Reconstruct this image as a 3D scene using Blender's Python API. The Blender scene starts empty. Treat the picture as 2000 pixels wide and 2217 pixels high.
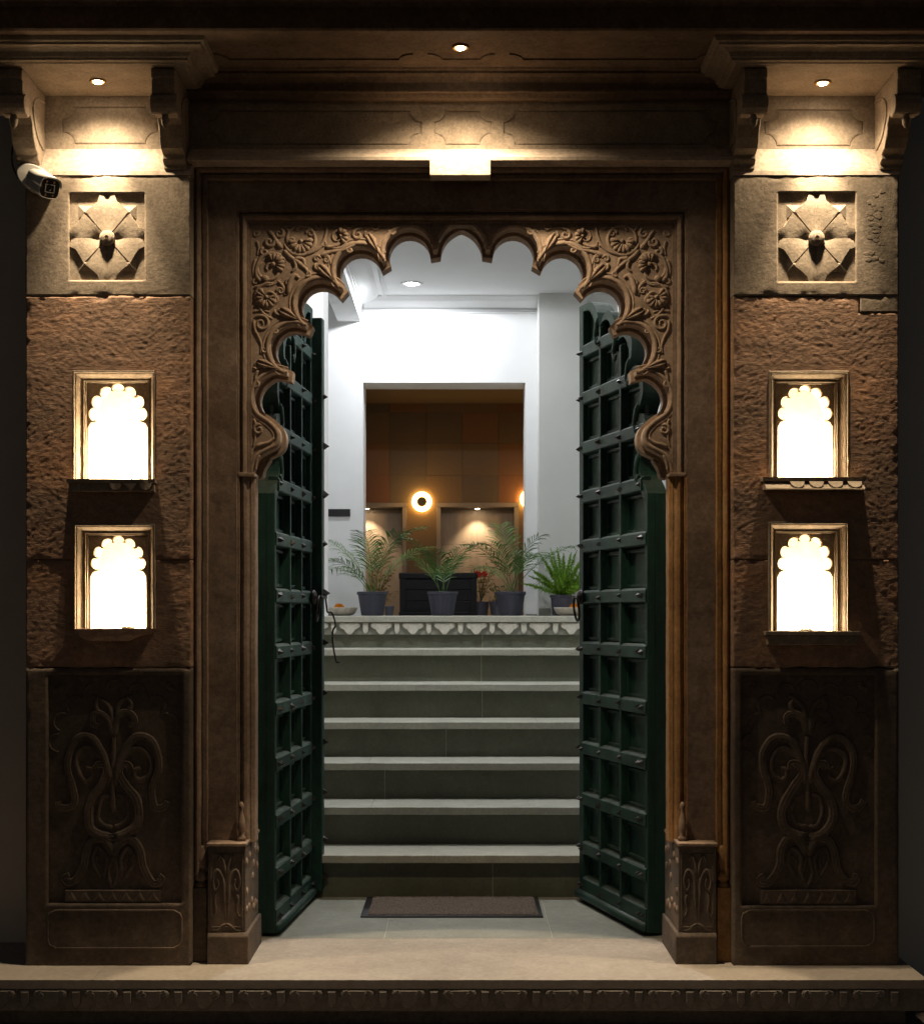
import bpy, math, random
from mathutils import Vector, Matrix, noise, geometry
random.seed(7)
R = math.radians
sc = bpy.context.scene

# ------------------------------------------------------------------ camera, sky, exposure
F, YH, XV, H = 3200.0, 1330.0, 995.0, 1.288      # focal length / horizon / axis in photo pixels, eye height in metres
cd = bpy.data.cameras.new('camera'); cam = bpy.data.objects.new('camera', cd)
sc.collection.objects.link(cam); sc.camera = cam
cam.location = (0, 0, H); cam.rotation_euler = (R(90), 0, 0)
cd.sensor_fit = 'HORIZONTAL'; cd.sensor_width = 36; cd.lens = F/2000*36
cd.shift_x = (1000-XV)/2000; cd.shift_y = (YH-1108.5)/2000
cd.clip_start = 0.05; cd.clip_end = 2000

w = bpy.data.worlds.new('World'); sc.world = w; w.use_nodes = True
nt = w.node_tree
sky = nt.nodes.new('ShaderNodeTexSky'); sky.sky_type = 'NISHITA'; sky.sun_disc = False
sky.sun_elevation = R(-2.6); sky.sun_rotation = R(200)
nt.links.new(sky.outputs[0], nt.nodes['Background'].inputs[0])
nt.nodes['Background'].inputs[1].default_value = 0.10
vs = sc.view_settings
vs.view_transform = 'Standard'; vs.look = 'None'; vs.exposure = 1.0; vs.gamma = 1.0
cy = sc.cycles
cy.max_bounces = 6; cy.diffuse_bounces = 4; cy.glossy_bounces = 3; cy.sample_clamp_indirect = 4.0
cy.use_denoising = True

# ------------------------------------------------------------------ helpers
def P(px, py, d):
    """photo pixel at its own distance d -> metres"""
    return Vector(((px-XV)/F*d, d, H-(py-YH)/F*d))
def X(px, d): return (px-XV)/F*d
def Z(py, d): return H-(py-YH)/F*d
OFF = {}

def link(o):
    sc.collection.objects.link(o); return o
def tag(o, label=None, cat=None, group=None, kind=None):
    if label: o['label'] = label
    if cat: o['category'] = cat
    if group: o['group'] = group
    if kind: o['kind'] = kind
    return o
def thing(name, loc, label, cat, group=None, rotz=0):
    o = link(bpy.data.objects.new(name, None)); o.location = loc; o.rotation_euler = (0, 0, rotz)
    o.empty_display_size = 0.1
    OFF[o.name] = Vector(loc)
    return tag(o, label, cat, group)

class MB:
    def __init__(s): s.v = []; s.f = []
    def add(s, vs, fs):
        b = len(s.v); s.v += [Vector(p) for p in vs]; s.f += [tuple(b+i for i in f) for f in fs]; return s
    def box(s, x0, x1, y0, y1, z0, z1):
        return s.add([(x0,y0,z0),(x1,y0,z0),(x1,y1,z0),(x0,y1,z0),(x0,y0,z1),(x1,y0,z1),(x1,y1,z1),(x0,y1,z1)],
            [(0,3,2,1),(4,5,6,7),(0,1,5,4),(1,2,6,5),(2,3,7,6),(3,0,4,7)])
    def prism(s, pts, y0, y1, holes=()):
        """polygon in the XZ plane (list of (x,z)) extruded from y0 (front) to y1 (back)"""
        loops = [list(pts)] + [list(h) for h in holes]
        tri = geometry.tessellate_polygon([[Vector((p[0], p[1], 0)) for p in l] for l in loops])
        flat = [p for l in loops for p in l]; n = len(flat)
        vs = [(p[0], y0, p[1]) for p in flat]+[(p[0], y1, p[1]) for p in flat]
        fs = []
        for t in tri:
            a, b, c = [Vector(flat[i]) for i in t]
            ccw = (b-a).x*(c-a).y-(b-a).y*(c-a).x > 0
            t = tuple(t) if ccw else tuple(reversed(t))
            fs.append(t); fs.append(tuple(i+n for i in reversed(t)))
        k = 0
        for l in loops:
            m = len(l)
            for i in range(m): fs.append((k+i, k+i+n, k+(i+1)%m+n, k+(i+1)%m))
            k += m
        return s.add(vs, fs)
    def prismx(s, pts, x0, x1, nx=1):
        """polygon in the YZ plane (list of (y,z)) extruded along X"""
        n = len(pts); vs = []; fs = []
        for j in range(nx+1):
            x = x0+(x1-x0)*j/nx
            vs += [(x, p[0], p[1]) for p in pts]
        for j in range(nx):
            for i in range(n):
                a = j*n+i; b = j*n+(i+1)%n
                fs.append((a, b, b+n, a+n))
        tri = geometry.tessellate_polygon([[Vector((p[0], p[1], 0)) for p in pts]])
        for t in tri:
            fs.append(tuple(t)); fs.append(tuple(i+nx*n for i in reversed(t)))
        return s.add(vs, fs)
    def lathe(s, prof, c, n=20, flute=None):
        """profile list (r,z) about a vertical axis at c"""
        vs = []; fs = []; m = len(prof)
        for j in range(n):
            a = 2*math.pi*j/n
            for (r, z) in prof:
                rr = r*(1+(flute(a) if flute else 0))
                vs.append((c[0]+rr*math.cos(a), c[1]+rr*math.sin(a), c[2]+z))
        for j in range(n):
            k = (j+1) % n
            for i in range(m-1): fs.append((j*m+i, k*m+i, k*m+i+1, j*m+i+1))
        fs.append(tuple(j*m for j in range(n))[::-1]); fs.append(tuple(j*m+m-1 for j in range(n)))
        return s.add(vs, fs)
    def relief(s, path, rad, y, flat=0.8, n=8):
        """a carved band: tube along (x,z) path lying on plane y, bulging towards -Y"""
        m = len(path); vs = []; fs = []
        for i in range(m):
            a = Vector(path[max(i-1, 0)]); b = Vector(path[min(i+1, m-1)]); t = b-a
            t = t.normalized() if t.length > 1e-9 else Vector((1, 0))
            nx, nz = -t.y, t.x; r = rad[i] if hasattr(rad, '__len__') else rad
            for k in range(n):
                th = 2*math.pi*k/n
                vs.append((path[i][0]+nx*r*math.cos(th), y-r*flat*math.sin(th), path[i][1]+nz*r*math.cos(th)))
        for i in range(m-1):
            for k in range(n):
                a = i*n+k; b = i*n+(k+1) % n
                fs.append((a, a+n, b+n, b))
        fs.append(tuple(range(n))); fs.append(tuple(range((m-1)*n, m*n))[::-1])
        return s.add(vs, fs)
    def tube(s, path, rad, n=8):
        m = len(path); vs = []; fs = []; path = [Vector(p) for p in path]
        up = Vector((0, 0, 1))
        for i in range(m):
            t = (path[min(i+1, m-1)]-path[max(i-1, 0)])
            t = t.normalized() if t.length > 1e-9 else up
            u = t.cross(up)
            if u.length < 1e-3: u = t.cross(Vector((1, 0, 0)))
            u.normalize(); v = t.cross(u); r = rad[i] if hasattr(rad, '__len__') else rad
            for k in range(n):
                th = 2*math.pi*k/n; vs.append(path[i]+u*r*math.cos(th)+v*r*math.sin(th))
        for i in range(m-1):
            for k in range(n):
                a = i*n+k; b = i*n+(k+1) % n; fs.append((a, b, b+n, a+n))
        fs.append(tuple(range(n))[::-1]); fs.append(tuple(range((m-1)*n, m*n)))
        return s.add(vs, fs)
    def ball(s, c, rx, ry, rz, nu=10, nv=6, rot=None):
        vs = []; fs = []
        for j in range(nv+1):
            ph = math.pi*j/nv
            for i in range(nu):
                th = 2*math.pi*i/nu
                p = Vector((rx*math.sin(ph)*math.cos(th), ry*math.sin(ph)*math.sin(th), rz*math.cos(ph)))
                if rot: p = rot @ p
                vs.append(Vector(c)+p)
        for j in range(nv):
            for i in range(nu):
                a = j*nu+i; b = j*nu+(i+1) % nu; fs.append((a, a+nu, b+nu, b))
        return s.add(vs, fs)
    def pillow(s, pts, y, h, inset=0.55, mid=None):
        """raised carved shape on plane y from an (x,z) outline"""
        n = len(pts); c = Vector((sum(p[0] for p in pts)/n, sum(p[1] for p in pts)/n))
        vs = [(p[0], y+0.004, p[1]) for p in pts]+[(p[0], y-h*0.55, p[1]) for p in pts]
        ins = [c+(Vector(p)-c)*inset for p in pts]
        vs += [(p.x, y-h, p.y) for p in ins]+[(c.x, y-(mid if mid is not None else h*1.05), c.y)]
        fs = []
        for i in range(n):
            k = (i+1) % n
            fs += [(i, k, n+k, n+i), (n+i, n+k, 2*n+k, 2*n+i), (2*n+i, 2*n+k, 3*n)]
        return s.add(vs, fs)
    def rough(s, amp, scale, seed=0.0):
        for p in s.v:
            q = p*scale+Vector((seed, seed*1.7, 0))
            p += Vector((noise.noise(q), noise.noise(q+Vector((9, 3, 1))), noise.noise(q+Vector((2, 7, 5)))))*amp
        return s
    def build(s, name, mat, parent=None, smooth=False, bevel=0, local=False, seg=2, recalc=True):
        off = Vector((0, 0, 0))
        if parent is not None:
            off = OFF.get(parent.name, Vector((0, 0, 0)))
        me = bpy.data.meshes.new(name)
        me.from_pydata([tuple(p) if local else tuple(p-off) for p in s.v], [], s.f)
        if recalc:
            import bmesh
            bm = bmesh.new(); bm.from_mesh(me); bmesh.ops.recalc_face_normals(bm, faces=bm.faces); bm.to_mesh(me); bm.free()
        me.materials.append(mat)
        if smooth:
            for p in me.polygons: p.use_smooth = True
            if smooth == 'auto': me.set_sharp_from_angle(angle=R(48))
        o = link(bpy.data.objects.new(name, me))
        if parent is not None: o.parent = parent
        OFF[o.name] = off
        if bevel:
            b = o.modifiers.new('bevel', 'BEVEL'); b.width = bevel; b.segments = seg; b.limit_method = 'ANGLE'; b.angle_limit = R(40)
        return o

def share(src, name, parent, loc, rot=(0, 0, 0), scale=(1, 1, 1)):
    o = link(bpy.data.objects.new(name, src.data)); o.parent = parent
    o.location = loc; o.rotation_euler = rot; o.scale = scale
    return o
def smooth_path(pts, n=6, closed=False):
    P_ = [Vector(p) for p in pts]; out = []; m = len(P_)
    rng = range(m if closed else m-1)
    for i in rng:
        if closed: a, b, c, d = P_[(i-1) % m], P_[i], P_[(i+1) % m], P_[(i+2) % m]
        else: a, b, c, d = P_[max(i-1, 0)], P_[i], P_[i+1], P_[min(i+2, m-1)]
        for k in range(n):
            t = k/n
            out.append(0.5*((2*b)+(c-a)*t+(2*a-5*b+4*c-d)*t*t+(3*b-a-3*c+d)*t**3))
    if not closed: out.append(P_[-1])
    return out
def spiral(cx, cz, r, turns, a0, dirn=1, n=26, r1=0.12):
    return [(cx+r*(1-(1-r1)*i/n)*math.cos(a0+dirn*2*math.pi*turns*i/n), cz+r*(1-(1-r1)*i/n)*math.sin(a0+dirn*2*math.pi*turns*i/n)) for i in range(n+1)]
def taper(n, r0, r1, a=0.15):
    return [max(0.15, min(1, (i/n)/a if a else 1, 1))*(r0+(r1-r0)*i/n) for i in range(n+1)]
def arc3(a, b, c, n=10):
    a, b, c = Vector(a), Vector(b), Vector(c)
    d = 2*(a.x*(b.y-c.y)+b.x*(c.y-a.y)+c.x*(a.y-b.y))
    ux = ((a.x**2+a.y**2)*(b.y-c.y)+(b.x**2+b.y**2)*(c.y-a.y)+(c.x**2+c.y**2)*(a.y-b.y))/d
    uy = ((a.x**2+a.y**2)*(c.x-b.x)+(b.x**2+b.y**2)*(a.x-c.x)+(c.x**2+c.y**2)*(b.x-a.x))/d
    o = Vector((ux, uy)); r = (a-o).length
    A = math.atan2(a.y-uy, a.x-ux); B = math.atan2(b.y-uy, b.x-ux); C = math.atan2(c.y-uy, c.x-ux)
    def norm(x): return x % (2*math.pi)
    if norm(B-A) < norm(C-A): sw = norm(C-A)
    else: sw = -(2*math.pi-norm(C-A))
    return [(ux+r*math.cos(A+sw*i/n), uy+r*math.sin(A+sw*i/n)) for i in range(n+1)]
def fbm(x, y, z, o=4):
    return noise.fractal(Vector((x, y, z)), 1.0, 2.0, o)

# ------------------------------------------------------------------ materials
def mat_new(name):
    m = bpy.data.materials.new(name); m.use_nodes = True
    t = m.node_tree; b = t.nodes['Principled BSDF']
    return m, t, b
def N(t, typ, **kw):
    n = t.nodes.new(typ)
    for k, v in kw.items(): setattr(n, k, v)
    return n
def mapping(t, scale=(1, 1, 1)):
    tc = N(t, 'ShaderNodeTexCoord'); mp = N(t, 'ShaderNodeMapping'); mp.inputs['Scale'].default_value = scale
    t.links.new(tc.outputs['Object'], mp.inputs[0]); return mp
def noise_tex(t, vec, scale, detail=6, rough=0.6, dist=0.0):
    n = N(t, 'ShaderNodeTexNoise'); n.inputs['Scale'].default_value = scale; n.inputs['Detail'].default_value = detail
    n.inputs['Roughness'].default_value = rough; n.inputs['Distortion'].default_value = dist
    t.links.new(vec.outputs[0], n.inputs['Vector']); return n
def ramp(t, src, stops):
    r = N(t, 'ShaderNodeValToRGB'); el = r.color_ramp.elements
    while len(el) < len(stops): el.new(0.5)
    for e, (p, c) in zip(el, stops): e.position = p; e.color = (c[0], c[1], c[2], 1) if hasattr(c, '__len__') else (c, c, c, 1)
    t.links.new(src, r.inputs[0]); return r
def mix(t, fac, a, b, mode='MIX'):
    m = N(t, 'ShaderNodeMix'); m.data_type = 'RGBA'; m.blend_type = mode
    if hasattr(fac, 'is_linked') or hasattr(fac, 'links'): t.links.new(fac, m.inputs[0])
    else: m.inputs[0].default_value = fac
    for i, s in ((6, a), (7, b)):
        if hasattr(s, '__len__') and not hasattr(s, 'links'): m.inputs[i].default_value = (s[0], s[1], s[2], 1)
        else: t.links.new(s, m.inputs[i])
    return m.outputs[2]
def stone(name, c1, c2, c3, stain=(0.10, 0.07, 0.05), fine=110, bump=0.35, dist=0.004, rough=0.9, stretch=(1, 1, 1), stain_amt=0.5, big=18, aniso=False, mott=0.75):
    m, t, b = mat_new(name); mp = mapping(t, stretch)
    a = noise_tex(t, mp, 3.2, 8, 0.62, 0.4)
    col = ramp(t, a.outputs['Fac'], [(0.30, c1), (0.52, c2), (0.72, c3)]).outputs[0]
    f = noise_tex(t, mp, fine*0.55, 6, 0.75)
    md = noise_tex(t, mp, 15, 6, 0.7, 0.5)
    mr = ramp(t, md.outputs['Fac'], [(0.30, 0.70), (0.70, 1.28)]).outputs[0]
    col = mix(t, mott, col, mr, 'MULTIPLY')
    fr = ramp(t, f.outputs['Fac'], [(0.28, 0.55), (0.72, 1.35)]).outputs[0]
    col = mix(t, 0.8 if mott > 0.5 else 0.4, col, fr, 'MULTIPLY')
    s = noise_tex(t, mp, 2.1, 9, 0.72, 0.8)
    sr = ramp(t, s.outputs['Fac'], [(0.56, 0.0), (0.70, 1.0)]).outputs[0]
    ms = N(t, 'ShaderNodeMath', operation='MULTIPLY'); ms.inputs[1].default_value = stain_amt; t.links.new(sr, ms.inputs[0])
    col = mix(t, ms.outputs[0], col, stain)
    t.links.new(col, b.inputs['Base Color']); b.inputs['Roughness'].default_value = rough
    b.inputs['Specular IOR Level'].default_value = 0.25
    mh = mp
    if aniso:
        mh = mapping(t, (1, 1, 3.2)); mh.inputs['Rotation'].default_value = (0, R(38), 0)
    h1 = noise_tex(t, mh, big, 10, 0.68, 0.6 if aniso else 0.0); h2 = noise_tex(t, mp, fine*0.7, 7, 0.75)
    ad = N(t, 'ShaderNodeMath', operation='MULTIPLY_ADD'); ad.inputs[1].default_value = 0.6
    t.links.new(h2.outputs['Fac'], ad.inputs[0]); t.links.new(h1.outputs['Fac'], ad.inputs[2])
    bp = N(t, 'ShaderNodeBump'); bp.inputs['Strength'].default_value = bump; bp.inputs['Distance'].default_value = dist
    t.links.new(ad.outputs[0], bp.inputs['Height']); t.links.new(bp.outputs[0], b.inputs['Normal'])
    return m
def plain(name, col, rough=0.6, metal=0.0, var=0.15, scale=20, bump=0.1, dist=0.002, spec=0.4, stretch=(1, 1, 1)):
    m, t, b = mat_new(name); mp = mapping(t, stretch); a = noise_tex(t, mp, scale, 6, 0.65)
    r = ramp(t, a.outputs['Fac'], [(0.3, [c*(1-var) for c in col]), (0.7, [min(1, c*(1+var)) for c in col])])
    t.links.new(r.outputs[0], b.inputs['Base Color']); b.inputs['Roughness'].default_value = rough
    b.inputs['Metallic'].default_value = metal; b.inputs['Specular IOR Level'].default_value = spec
    bp = N(t, 'ShaderNodeBump'); bp.inputs['Strength'].default_value = bump; bp.inputs['Distance'].default_value = dist
    t.links.new(a.outputs['Fac'], bp.inputs['Height']); t.links.new(bp.outputs[0], b.inputs['Normal'])
    return m
def glow(name, col, strength):
    m, t, b = mat_new(name); b.inputs['Base Color'].default_value = (0.8, 0.8, 0.8, 1)
    b.inputs['Emission Color'].default_value = (*col, 1); b.inputs['Emission Strength'].default_value = strength
    return m

M = {}
M['smooth'] = stone('dressed_sandstone', (0.25, 0.195, 0.145), (0.31, 0.25, 0.19), (0.35, 0.285, 0.22), (0.17, 0.125, 0.09), fine=170, bump=0.5, dist=0.003, stain_amt=0.4, big=60)
M['rough'] = stone('hewn_sandstone', (0.20, 0.14, 0.10), (0.34, 0.21, 0.14), (0.48, 0.26, 0.145), (0.14, 0.10, 0.07), fine=85, bump=0.65, dist=0.0035, stain_amt=0.75, big=30, aniso=True, stretch=(1, 1, 1.3))
M['base'] = stone('weathered_shaded_base_stone', (0.09, 0.072, 0.06), (0.13, 0.10, 0.078), (0.18, 0.125, 0.09), (0.05, 0.042, 0.037), fine=120, bump=0.4, dist=0.003, stain_amt=0.6)  # grey-brown patina, darkened beyond it so the low blocks carry painted shade
M['frame'] = stone('gateway_sandstone', (0.19, 0.13, 0.092), (0.265, 0.19, 0.14), (0.32, 0.235, 0.175), (0.075, 0.052, 0.04), fine=110, bump=0.35, dist=0.003, stain_amt=0.6)
M['ochre'] = stone('ochre_stained_stone', (0.24, 0.12, 0.05), (0.34, 0.185, 0.075), (0.38, 0.23, 0.11), (0.12, 0.07, 0.04), fine=110, bump=0.35, dist=0.003, stain_amt=0.5)
M['arch'] = stone('carved_arch_stone', (0.30, 0.21, 0.15), (0.385, 0.28, 0.205), (0.43, 0.32, 0.24), (0.21, 0.135, 0.09), fine=140, bump=0.22, dist=0.002, stain_amt=0.35)
M['ledge'] = stone('pale_ledge_stone', (0.40, 0.32, 0.25), (0.48, 0.39, 0.31), (0.55, 0.46, 0.37), (0.30, 0.22, 0.16), fine=120, bump=0.25, dist=0.002, stain_amt=0.3)
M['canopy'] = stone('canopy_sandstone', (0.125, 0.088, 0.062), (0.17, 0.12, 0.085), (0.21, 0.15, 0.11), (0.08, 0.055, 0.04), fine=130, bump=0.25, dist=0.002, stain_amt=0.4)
M['plinth'] = stone('plinth_stone', (0.33, 0.285, 0.24), (0.39, 0.34, 0.29), (0.44, 0.385, 0.33), (0.26, 0.21, 0.165), fine=90, bump=0.15, dist=0.002, rough=0.75, stain_amt=0.3, mott=0.3)
M['fascia'] = stone('fascia_stone', (0.17, 0.15, 0.13), (0.21, 0.185, 0.16), (0.25, 0.22, 0.195), (0.12, 0.10, 0.088), fine=90, bump=0.3, dist=0.003, stain_amt=0.4)
M['kota'] = stone('grey_green_limestone', (0.245, 0.25, 0.215), (0.285, 0.29, 0.25), (0.32, 0.32, 0.28), (0.22, 0.205, 0.17), fine=130, bump=0.12, dist=0.0015, rough=0.6, stain_amt=0.35, stretch=(1, 1, 3), mott=0.3)
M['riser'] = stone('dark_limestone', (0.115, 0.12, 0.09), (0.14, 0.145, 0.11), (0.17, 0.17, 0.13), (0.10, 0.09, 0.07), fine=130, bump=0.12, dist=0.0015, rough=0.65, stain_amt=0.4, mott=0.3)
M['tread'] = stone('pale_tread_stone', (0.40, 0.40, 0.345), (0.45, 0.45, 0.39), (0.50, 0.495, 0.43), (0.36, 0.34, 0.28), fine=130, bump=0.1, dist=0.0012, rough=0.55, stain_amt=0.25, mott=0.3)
M['pale'] = stone('pale_carved_stone', (0.55, 0.54, 0.47), (0.62, 0.60, 0.53), (0.68, 0.66, 0.59), (0.45, 0.42, 0.34), fine=120, bump=0.15, dist=0.0015, rough=0.7, stain_amt=0.25, mott=0.3)
M['mortar'] = plain('joint_mortar', (0.55, 0.53, 0.46), 0.9)
M['white'] = plain('white_plaster', (0.80, 0.80, 0.80), 0.75, var=0.02, scale=5, bump=0.06, dist=0.003, spec=0.2)
M['grey_paint'] = plain('light_grey_paint', (0.71, 0.715, 0.69), 0.75, var=0.03, scale=3, bump=0.06, dist=0.003, spec=0.2)
M['beige'] = plain('beige_plaster', (0.62, 0.55, 0.46), 0.8, var=0.05, scale=6, spec=0.2)
M['niche'] = plain('niche_limewash', (0.78, 0.70, 0.58), 0.85, var=0.12, scale=24, bump=0.4, dist=0.006, spec=0.1)
M['street'] = stone('street_stone', (0.10, 0.085, 0.075), (0.14, 0.12, 0.10), (0.18, 0.15, 0.13), fine=60, bump=0.4, dist=0.006)
M['sidewall'] = plain('grey_side_wall', (0.34, 0.34, 0.35), 0.85, var=0.08, scale=4, bump=0.1, dist=0.003)
M['sidedark'] = plain('dark_stone_dado', (0.045, 0.045, 0.05), 0.7, var=0.2, scale=12)
M['iron'] = plain('black_iron', (0.05, 0.045, 0.042), 0.45, 0.7, var=0.3, scale=60, bump=0.3, dist=0.001)
M['black'] = plain('black_plastic', (0.018, 0.018, 0.02), 0.35, var=0.1)
M['camwhite'] = plain('white_camera_shell', (0.68, 0.65, 0.60), 0.4, var=0.03, spec=0.5)
M['pot'] = plain('slate_plastic_pot', (0.085, 0.085, 0.115), 0.55, var=0.08, scale=30)
M['soil'] = plain('potting_soil', (0.03, 0.022, 0.015), 0.95, var=0.4, scale=80, bump=0.8, dist=0.01)
M['chest'] = plain('worn_black_paint', (0.007, 0.007, 0.008), 0.6, spec=0.25, var=0.6, scale=14, bump=0.3, dist=0.003, stretch=(1, 1, 5))
M['marble'] = plain('carved_marble', (0.74, 0.66, 0.54), 0.5, var=0.08, scale=9, bump=0.1)
M['marigold'] = plain('marigold_orange', (0.85, 0.33, 0.01), 0.8, var=0.2, scale=120, bump=0.6, dist=0.004)
M['red'] = plain('red_petals', (0.75, 0.03, 0.02), 0.6, var=0.2)
M['palm'] = plain('palm_green', (0.085, 0.175, 0.035), 0.5, var=0.35, scale=9, spec=0.4)
M['fern'] = plain('fern_green', (0.21, 0.40, 0.035), 0.55, var=0.3, scale=14, spec=0.3)
M['yellow_leaf'] = plain('yellow_green_leaf', (0.30, 0.26, 0.05), 0.55, var=0.4, scale=30)
M['stem'] = plain('palm_stem', (0.12, 0.13, 0.05), 0.6, var=0.2)
M['brass'] = plain('brushed_brass', (0.45, 0.28, 0.10), 0.4, 0.8, var=0.1)
M['tan'] = plain('tan_marble_tile', (0.36, 0.28, 0.21), 0.5, var=0.12, scale=7, stretch=(3, 1, 0.6))
M['tan_frame'] = plain('grey_tan_trim', (0.30, 0.25, 0.21), 0.5, var=0.06)
M['ceil_dark'] = plain('brown_ceiling_paint', (0.16, 0.115, 0.08), 0.8, var=0.05)
for i, c in enumerate([(0.20, 0.13, 0.075), (0.235, 0.12, 0.06), (0.165, 0.12, 0.08), (0.20, 0.135, 0.08), (0.24, 0.11, 0.055)]):
    M['tile%d' % i] = plain('wall_panel_paint_%s' % 'abcde'[i], c, 0.7, var=0.06, scale=40, bump=0.25, dist=0.002)
M['lens'] = glow('warm_lamp_lens', (1.0, 0.80, 0.55), 60)
M['bulb'] = glow('warm_niche_bulb', (1.0, 0.80, 0.52), 40)
M['hall_lens'] = glow('cool_lamp_lens', (0.95, 0.97, 1.0), 45)
M['ring'] = glow('amber_ring_light', (1.0, 0.55, 0.12), 9)
M['small_lens'] = glow('small_warm_lens', (1.0, 0.78, 0.5), 30)
M['screen'] = glow('dim_infrared_led', (1.0, 0.9, 0.7), 0.02)
# mat pile
def pile():
    m, t, b = mat_new('doormat_pile'); mp = mapping(t); a = noise_tex(t, mp, 260, 4, 0.7)
    r = ramp(t, a.outputs['Fac'], [(0.35, (0.055, 0.044, 0.037)), (0.65, (0.26, 0.21, 0.175))])
    t.links.new(r.outputs[0], b.inputs['Base Color']); b.inputs['Roughness'].default_value = 1.0; b.inputs['Specular IOR Level'].default_value = 0.05
    bp = N(t, 'ShaderNodeBump'); bp.inputs['Strength'].default_value = 1; bp.inputs['Distance'].default_value = 0.006
    t.links.new(a.outputs['Fac'], bp.inputs['Height']); t.links.new(bp.outputs[0], b.inputs['Normal']); return m
M['pile'] = pile()
# green door paint with streaky brush relief and worn spots
def green():
    m, t, b = mat_new('green_door_paint'); mp = mapping(t, (1, 1, 1)); a = noise_tex(t, mp, 9, 9, 0.7, 0.3)
    r = ramp(t, a.outputs['Fac'], [(0.3, (0.006, 0.030, 0.023)), (0.55, (0.011, 0.047, 0.037)), (0.75, (0.024, 0.070, 0.056))])
    g = noise_tex(t, mapping(t, (30, 30, 160)), 1.0, 5, 0.7)
    wear = noise_tex(t, mp, 55, 6, 0.75); wr = ramp(t, wear.outputs['Fac'], [(0.58, 0.0), (0.70, 1.0)])
    col = mix(t, wr.outputs[0], r.outputs[0], (0.06, 0.07, 0.06))
    ge = N(t, 'ShaderNodeNewGeometry'); sx = N(t, 'ShaderNodeSeparateXYZ'); t.links.new(ge.outputs['Normal'], sx.inputs[0])
    du = ramp(t, sx.outputs['Z'], [(0.35, 0.0), (0.9, 1.0)]); dn = noise_tex(t, mp, 30, 6, 0.7); dm = N(t, 'ShaderNodeMath', operation='MULTIPLY')
    t.links.new(du.outputs[0], dm.inputs[0]); t.links.new(dn.outputs['Fac'], dm.inputs[1])
    col = mix(t, dm.outputs[0], col, (0.085, 0.085, 0.072))
    fd = noise_tex(t, mapping(t, (14, 14, 2.2)), 1.0, 7, 0.7); fr_ = ramp(t, fd.outputs['Fac'], [(0.35, 0.55), (0.68, 1.6)])
    col = mix(t, 0.8, col, fr_.outputs[0], 'MULTIPLY')
    t.links.new(col, b.inputs['Base Color']); b.inputs['Roughness'].default_value = 0.5; b.inputs['Specular IOR Level'].default_value = 0.4
    bp = N(t, 'ShaderNodeBump'); bp.inputs['Strength'].default_value = 0.45; bp.inputs['Distance'].default_value = 0.003
    t.links.new(g.outputs['Fac'], bp.inputs['Height']); t.links.new(bp.outputs[0], b.inputs['Normal']); return m
M['green'] = green()

def spot(name, loc, energy, col, angle, blend, radius, aim=None):
    ld = bpy.data.lights.new(name, 'SPOT'); ld.energy = energy; ld.color = col; ld.spot_size = R(angle); ld.spot_blend = blend; ld.shadow_soft_size = radius
    o = link(bpy.data.objects.new(name, ld)); o.location = loc
    if aim is not None:
        dv = Vector(aim)-Vector(loc); o.rotation_euler = dv.to_track_quat('-Z', 'Y').to_euler()
    return o
def point(name, loc, energy, col, radius):
    ld = bpy.data.lights.new(name, 'POINT'); ld.energy = energy; ld.color = col; ld.shadow_soft_size = radius
    o = link(bpy.data.objects.new(name, ld)); o.location = loc; return o
WARM = (1.0, 0.79, 0.52); COOL = (0.93, 0.96, 1.0)

# ------------------------------------------------------------------ reference planes (metres from the camera's foot)
DP = 5.41         # pier face
DA = 5.556         # front of the cusped arch
DPAN = 5.47       # panel behind the pier canopies
DFR = 5.46        # frieze
ZS = 3.273        # underside of the main canopy
ZB = 3.208        # underside of the pier canopies

# ================================================================== SETTING: street, hall shell
g = MB(); g.add([(-300, -300, -0.18), (300, -300, -0.18), (300, 300, -0.18), (-300, 300, -0.18)], [(0, 1, 2, 3)])
tag(g.build('ground', M['street']), kind='structure')

PZ = 1.276        # upper platform level
# passage and hall shell
o = MB().box(-3.4, -0.87, 5.80, 8.43, -0.18, 4.05).build('passage_wall_left', M['beige'], bevel=0.004); tag(o, kind='structure')
o = MB().box(0.90, 3.4, 5.80, 8.43, -0.18, 4.05).build('passage_wall_right', M['grey_paint'], bevel=0.004); tag(o, kind='structure')
o = MB().box(-1.05, -0.782, 8.434, 8.80, 0.9, 4.05).build('hall_corner_pier', M['white'], bevel=0.004); tag(o, kind='structure')
o = MB().box(-3.0, 3.0, 8.735, 15.9, PZ-0.2, PZ-0.0).build('hall_floor', M['kota']); tag(o, kind='structure')
o = MB().box(-3.4, 3.4, 5.72, 13.5, 4.05, 4.15).build('hall_ceiling', M['white']); tag(o, kind='structure')
o = MB().box(-2.3, -2.1, 8.80, 13.0, PZ, 4.05).build('hall_wall_left', M['white']); tag(o, kind='structure')
o = MB().box(2.1, 2.3, 8.434, 13.0, PZ, 4.05).build('hall_wall_right', M['white']); tag(o, kind='structure')
XL0, XR0, ZT0 = X(786, 13), X(1137, 13), Z(828, 13)
back = MB().prism([(-2.3, PZ), (XL0, PZ), (XL0, ZT0), (XR0, ZT0), (XR0, PZ), (2.3, PZ), (2.3, 4.05), (-2.3, 4.05)], 13.0, 13.39)
hb = back.build('hall_wall_back', M['white']); tag(hb, kind='structure')
mo = MB()
for z0, z1, pr in ((3.935, 3.947, 0.02), (3.955, 3.963, 0.03)): mo.box(-0.84, 2.1, 13-pr, 13.0, z0, z1)
mo.prismx([(13.0, 3.97), (12.985, 3.972), (12.95, 3.985), (12.87, 4.02), (12.83, 4.05), (13.0, 4.05)], -0.84, 2.1)
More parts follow.
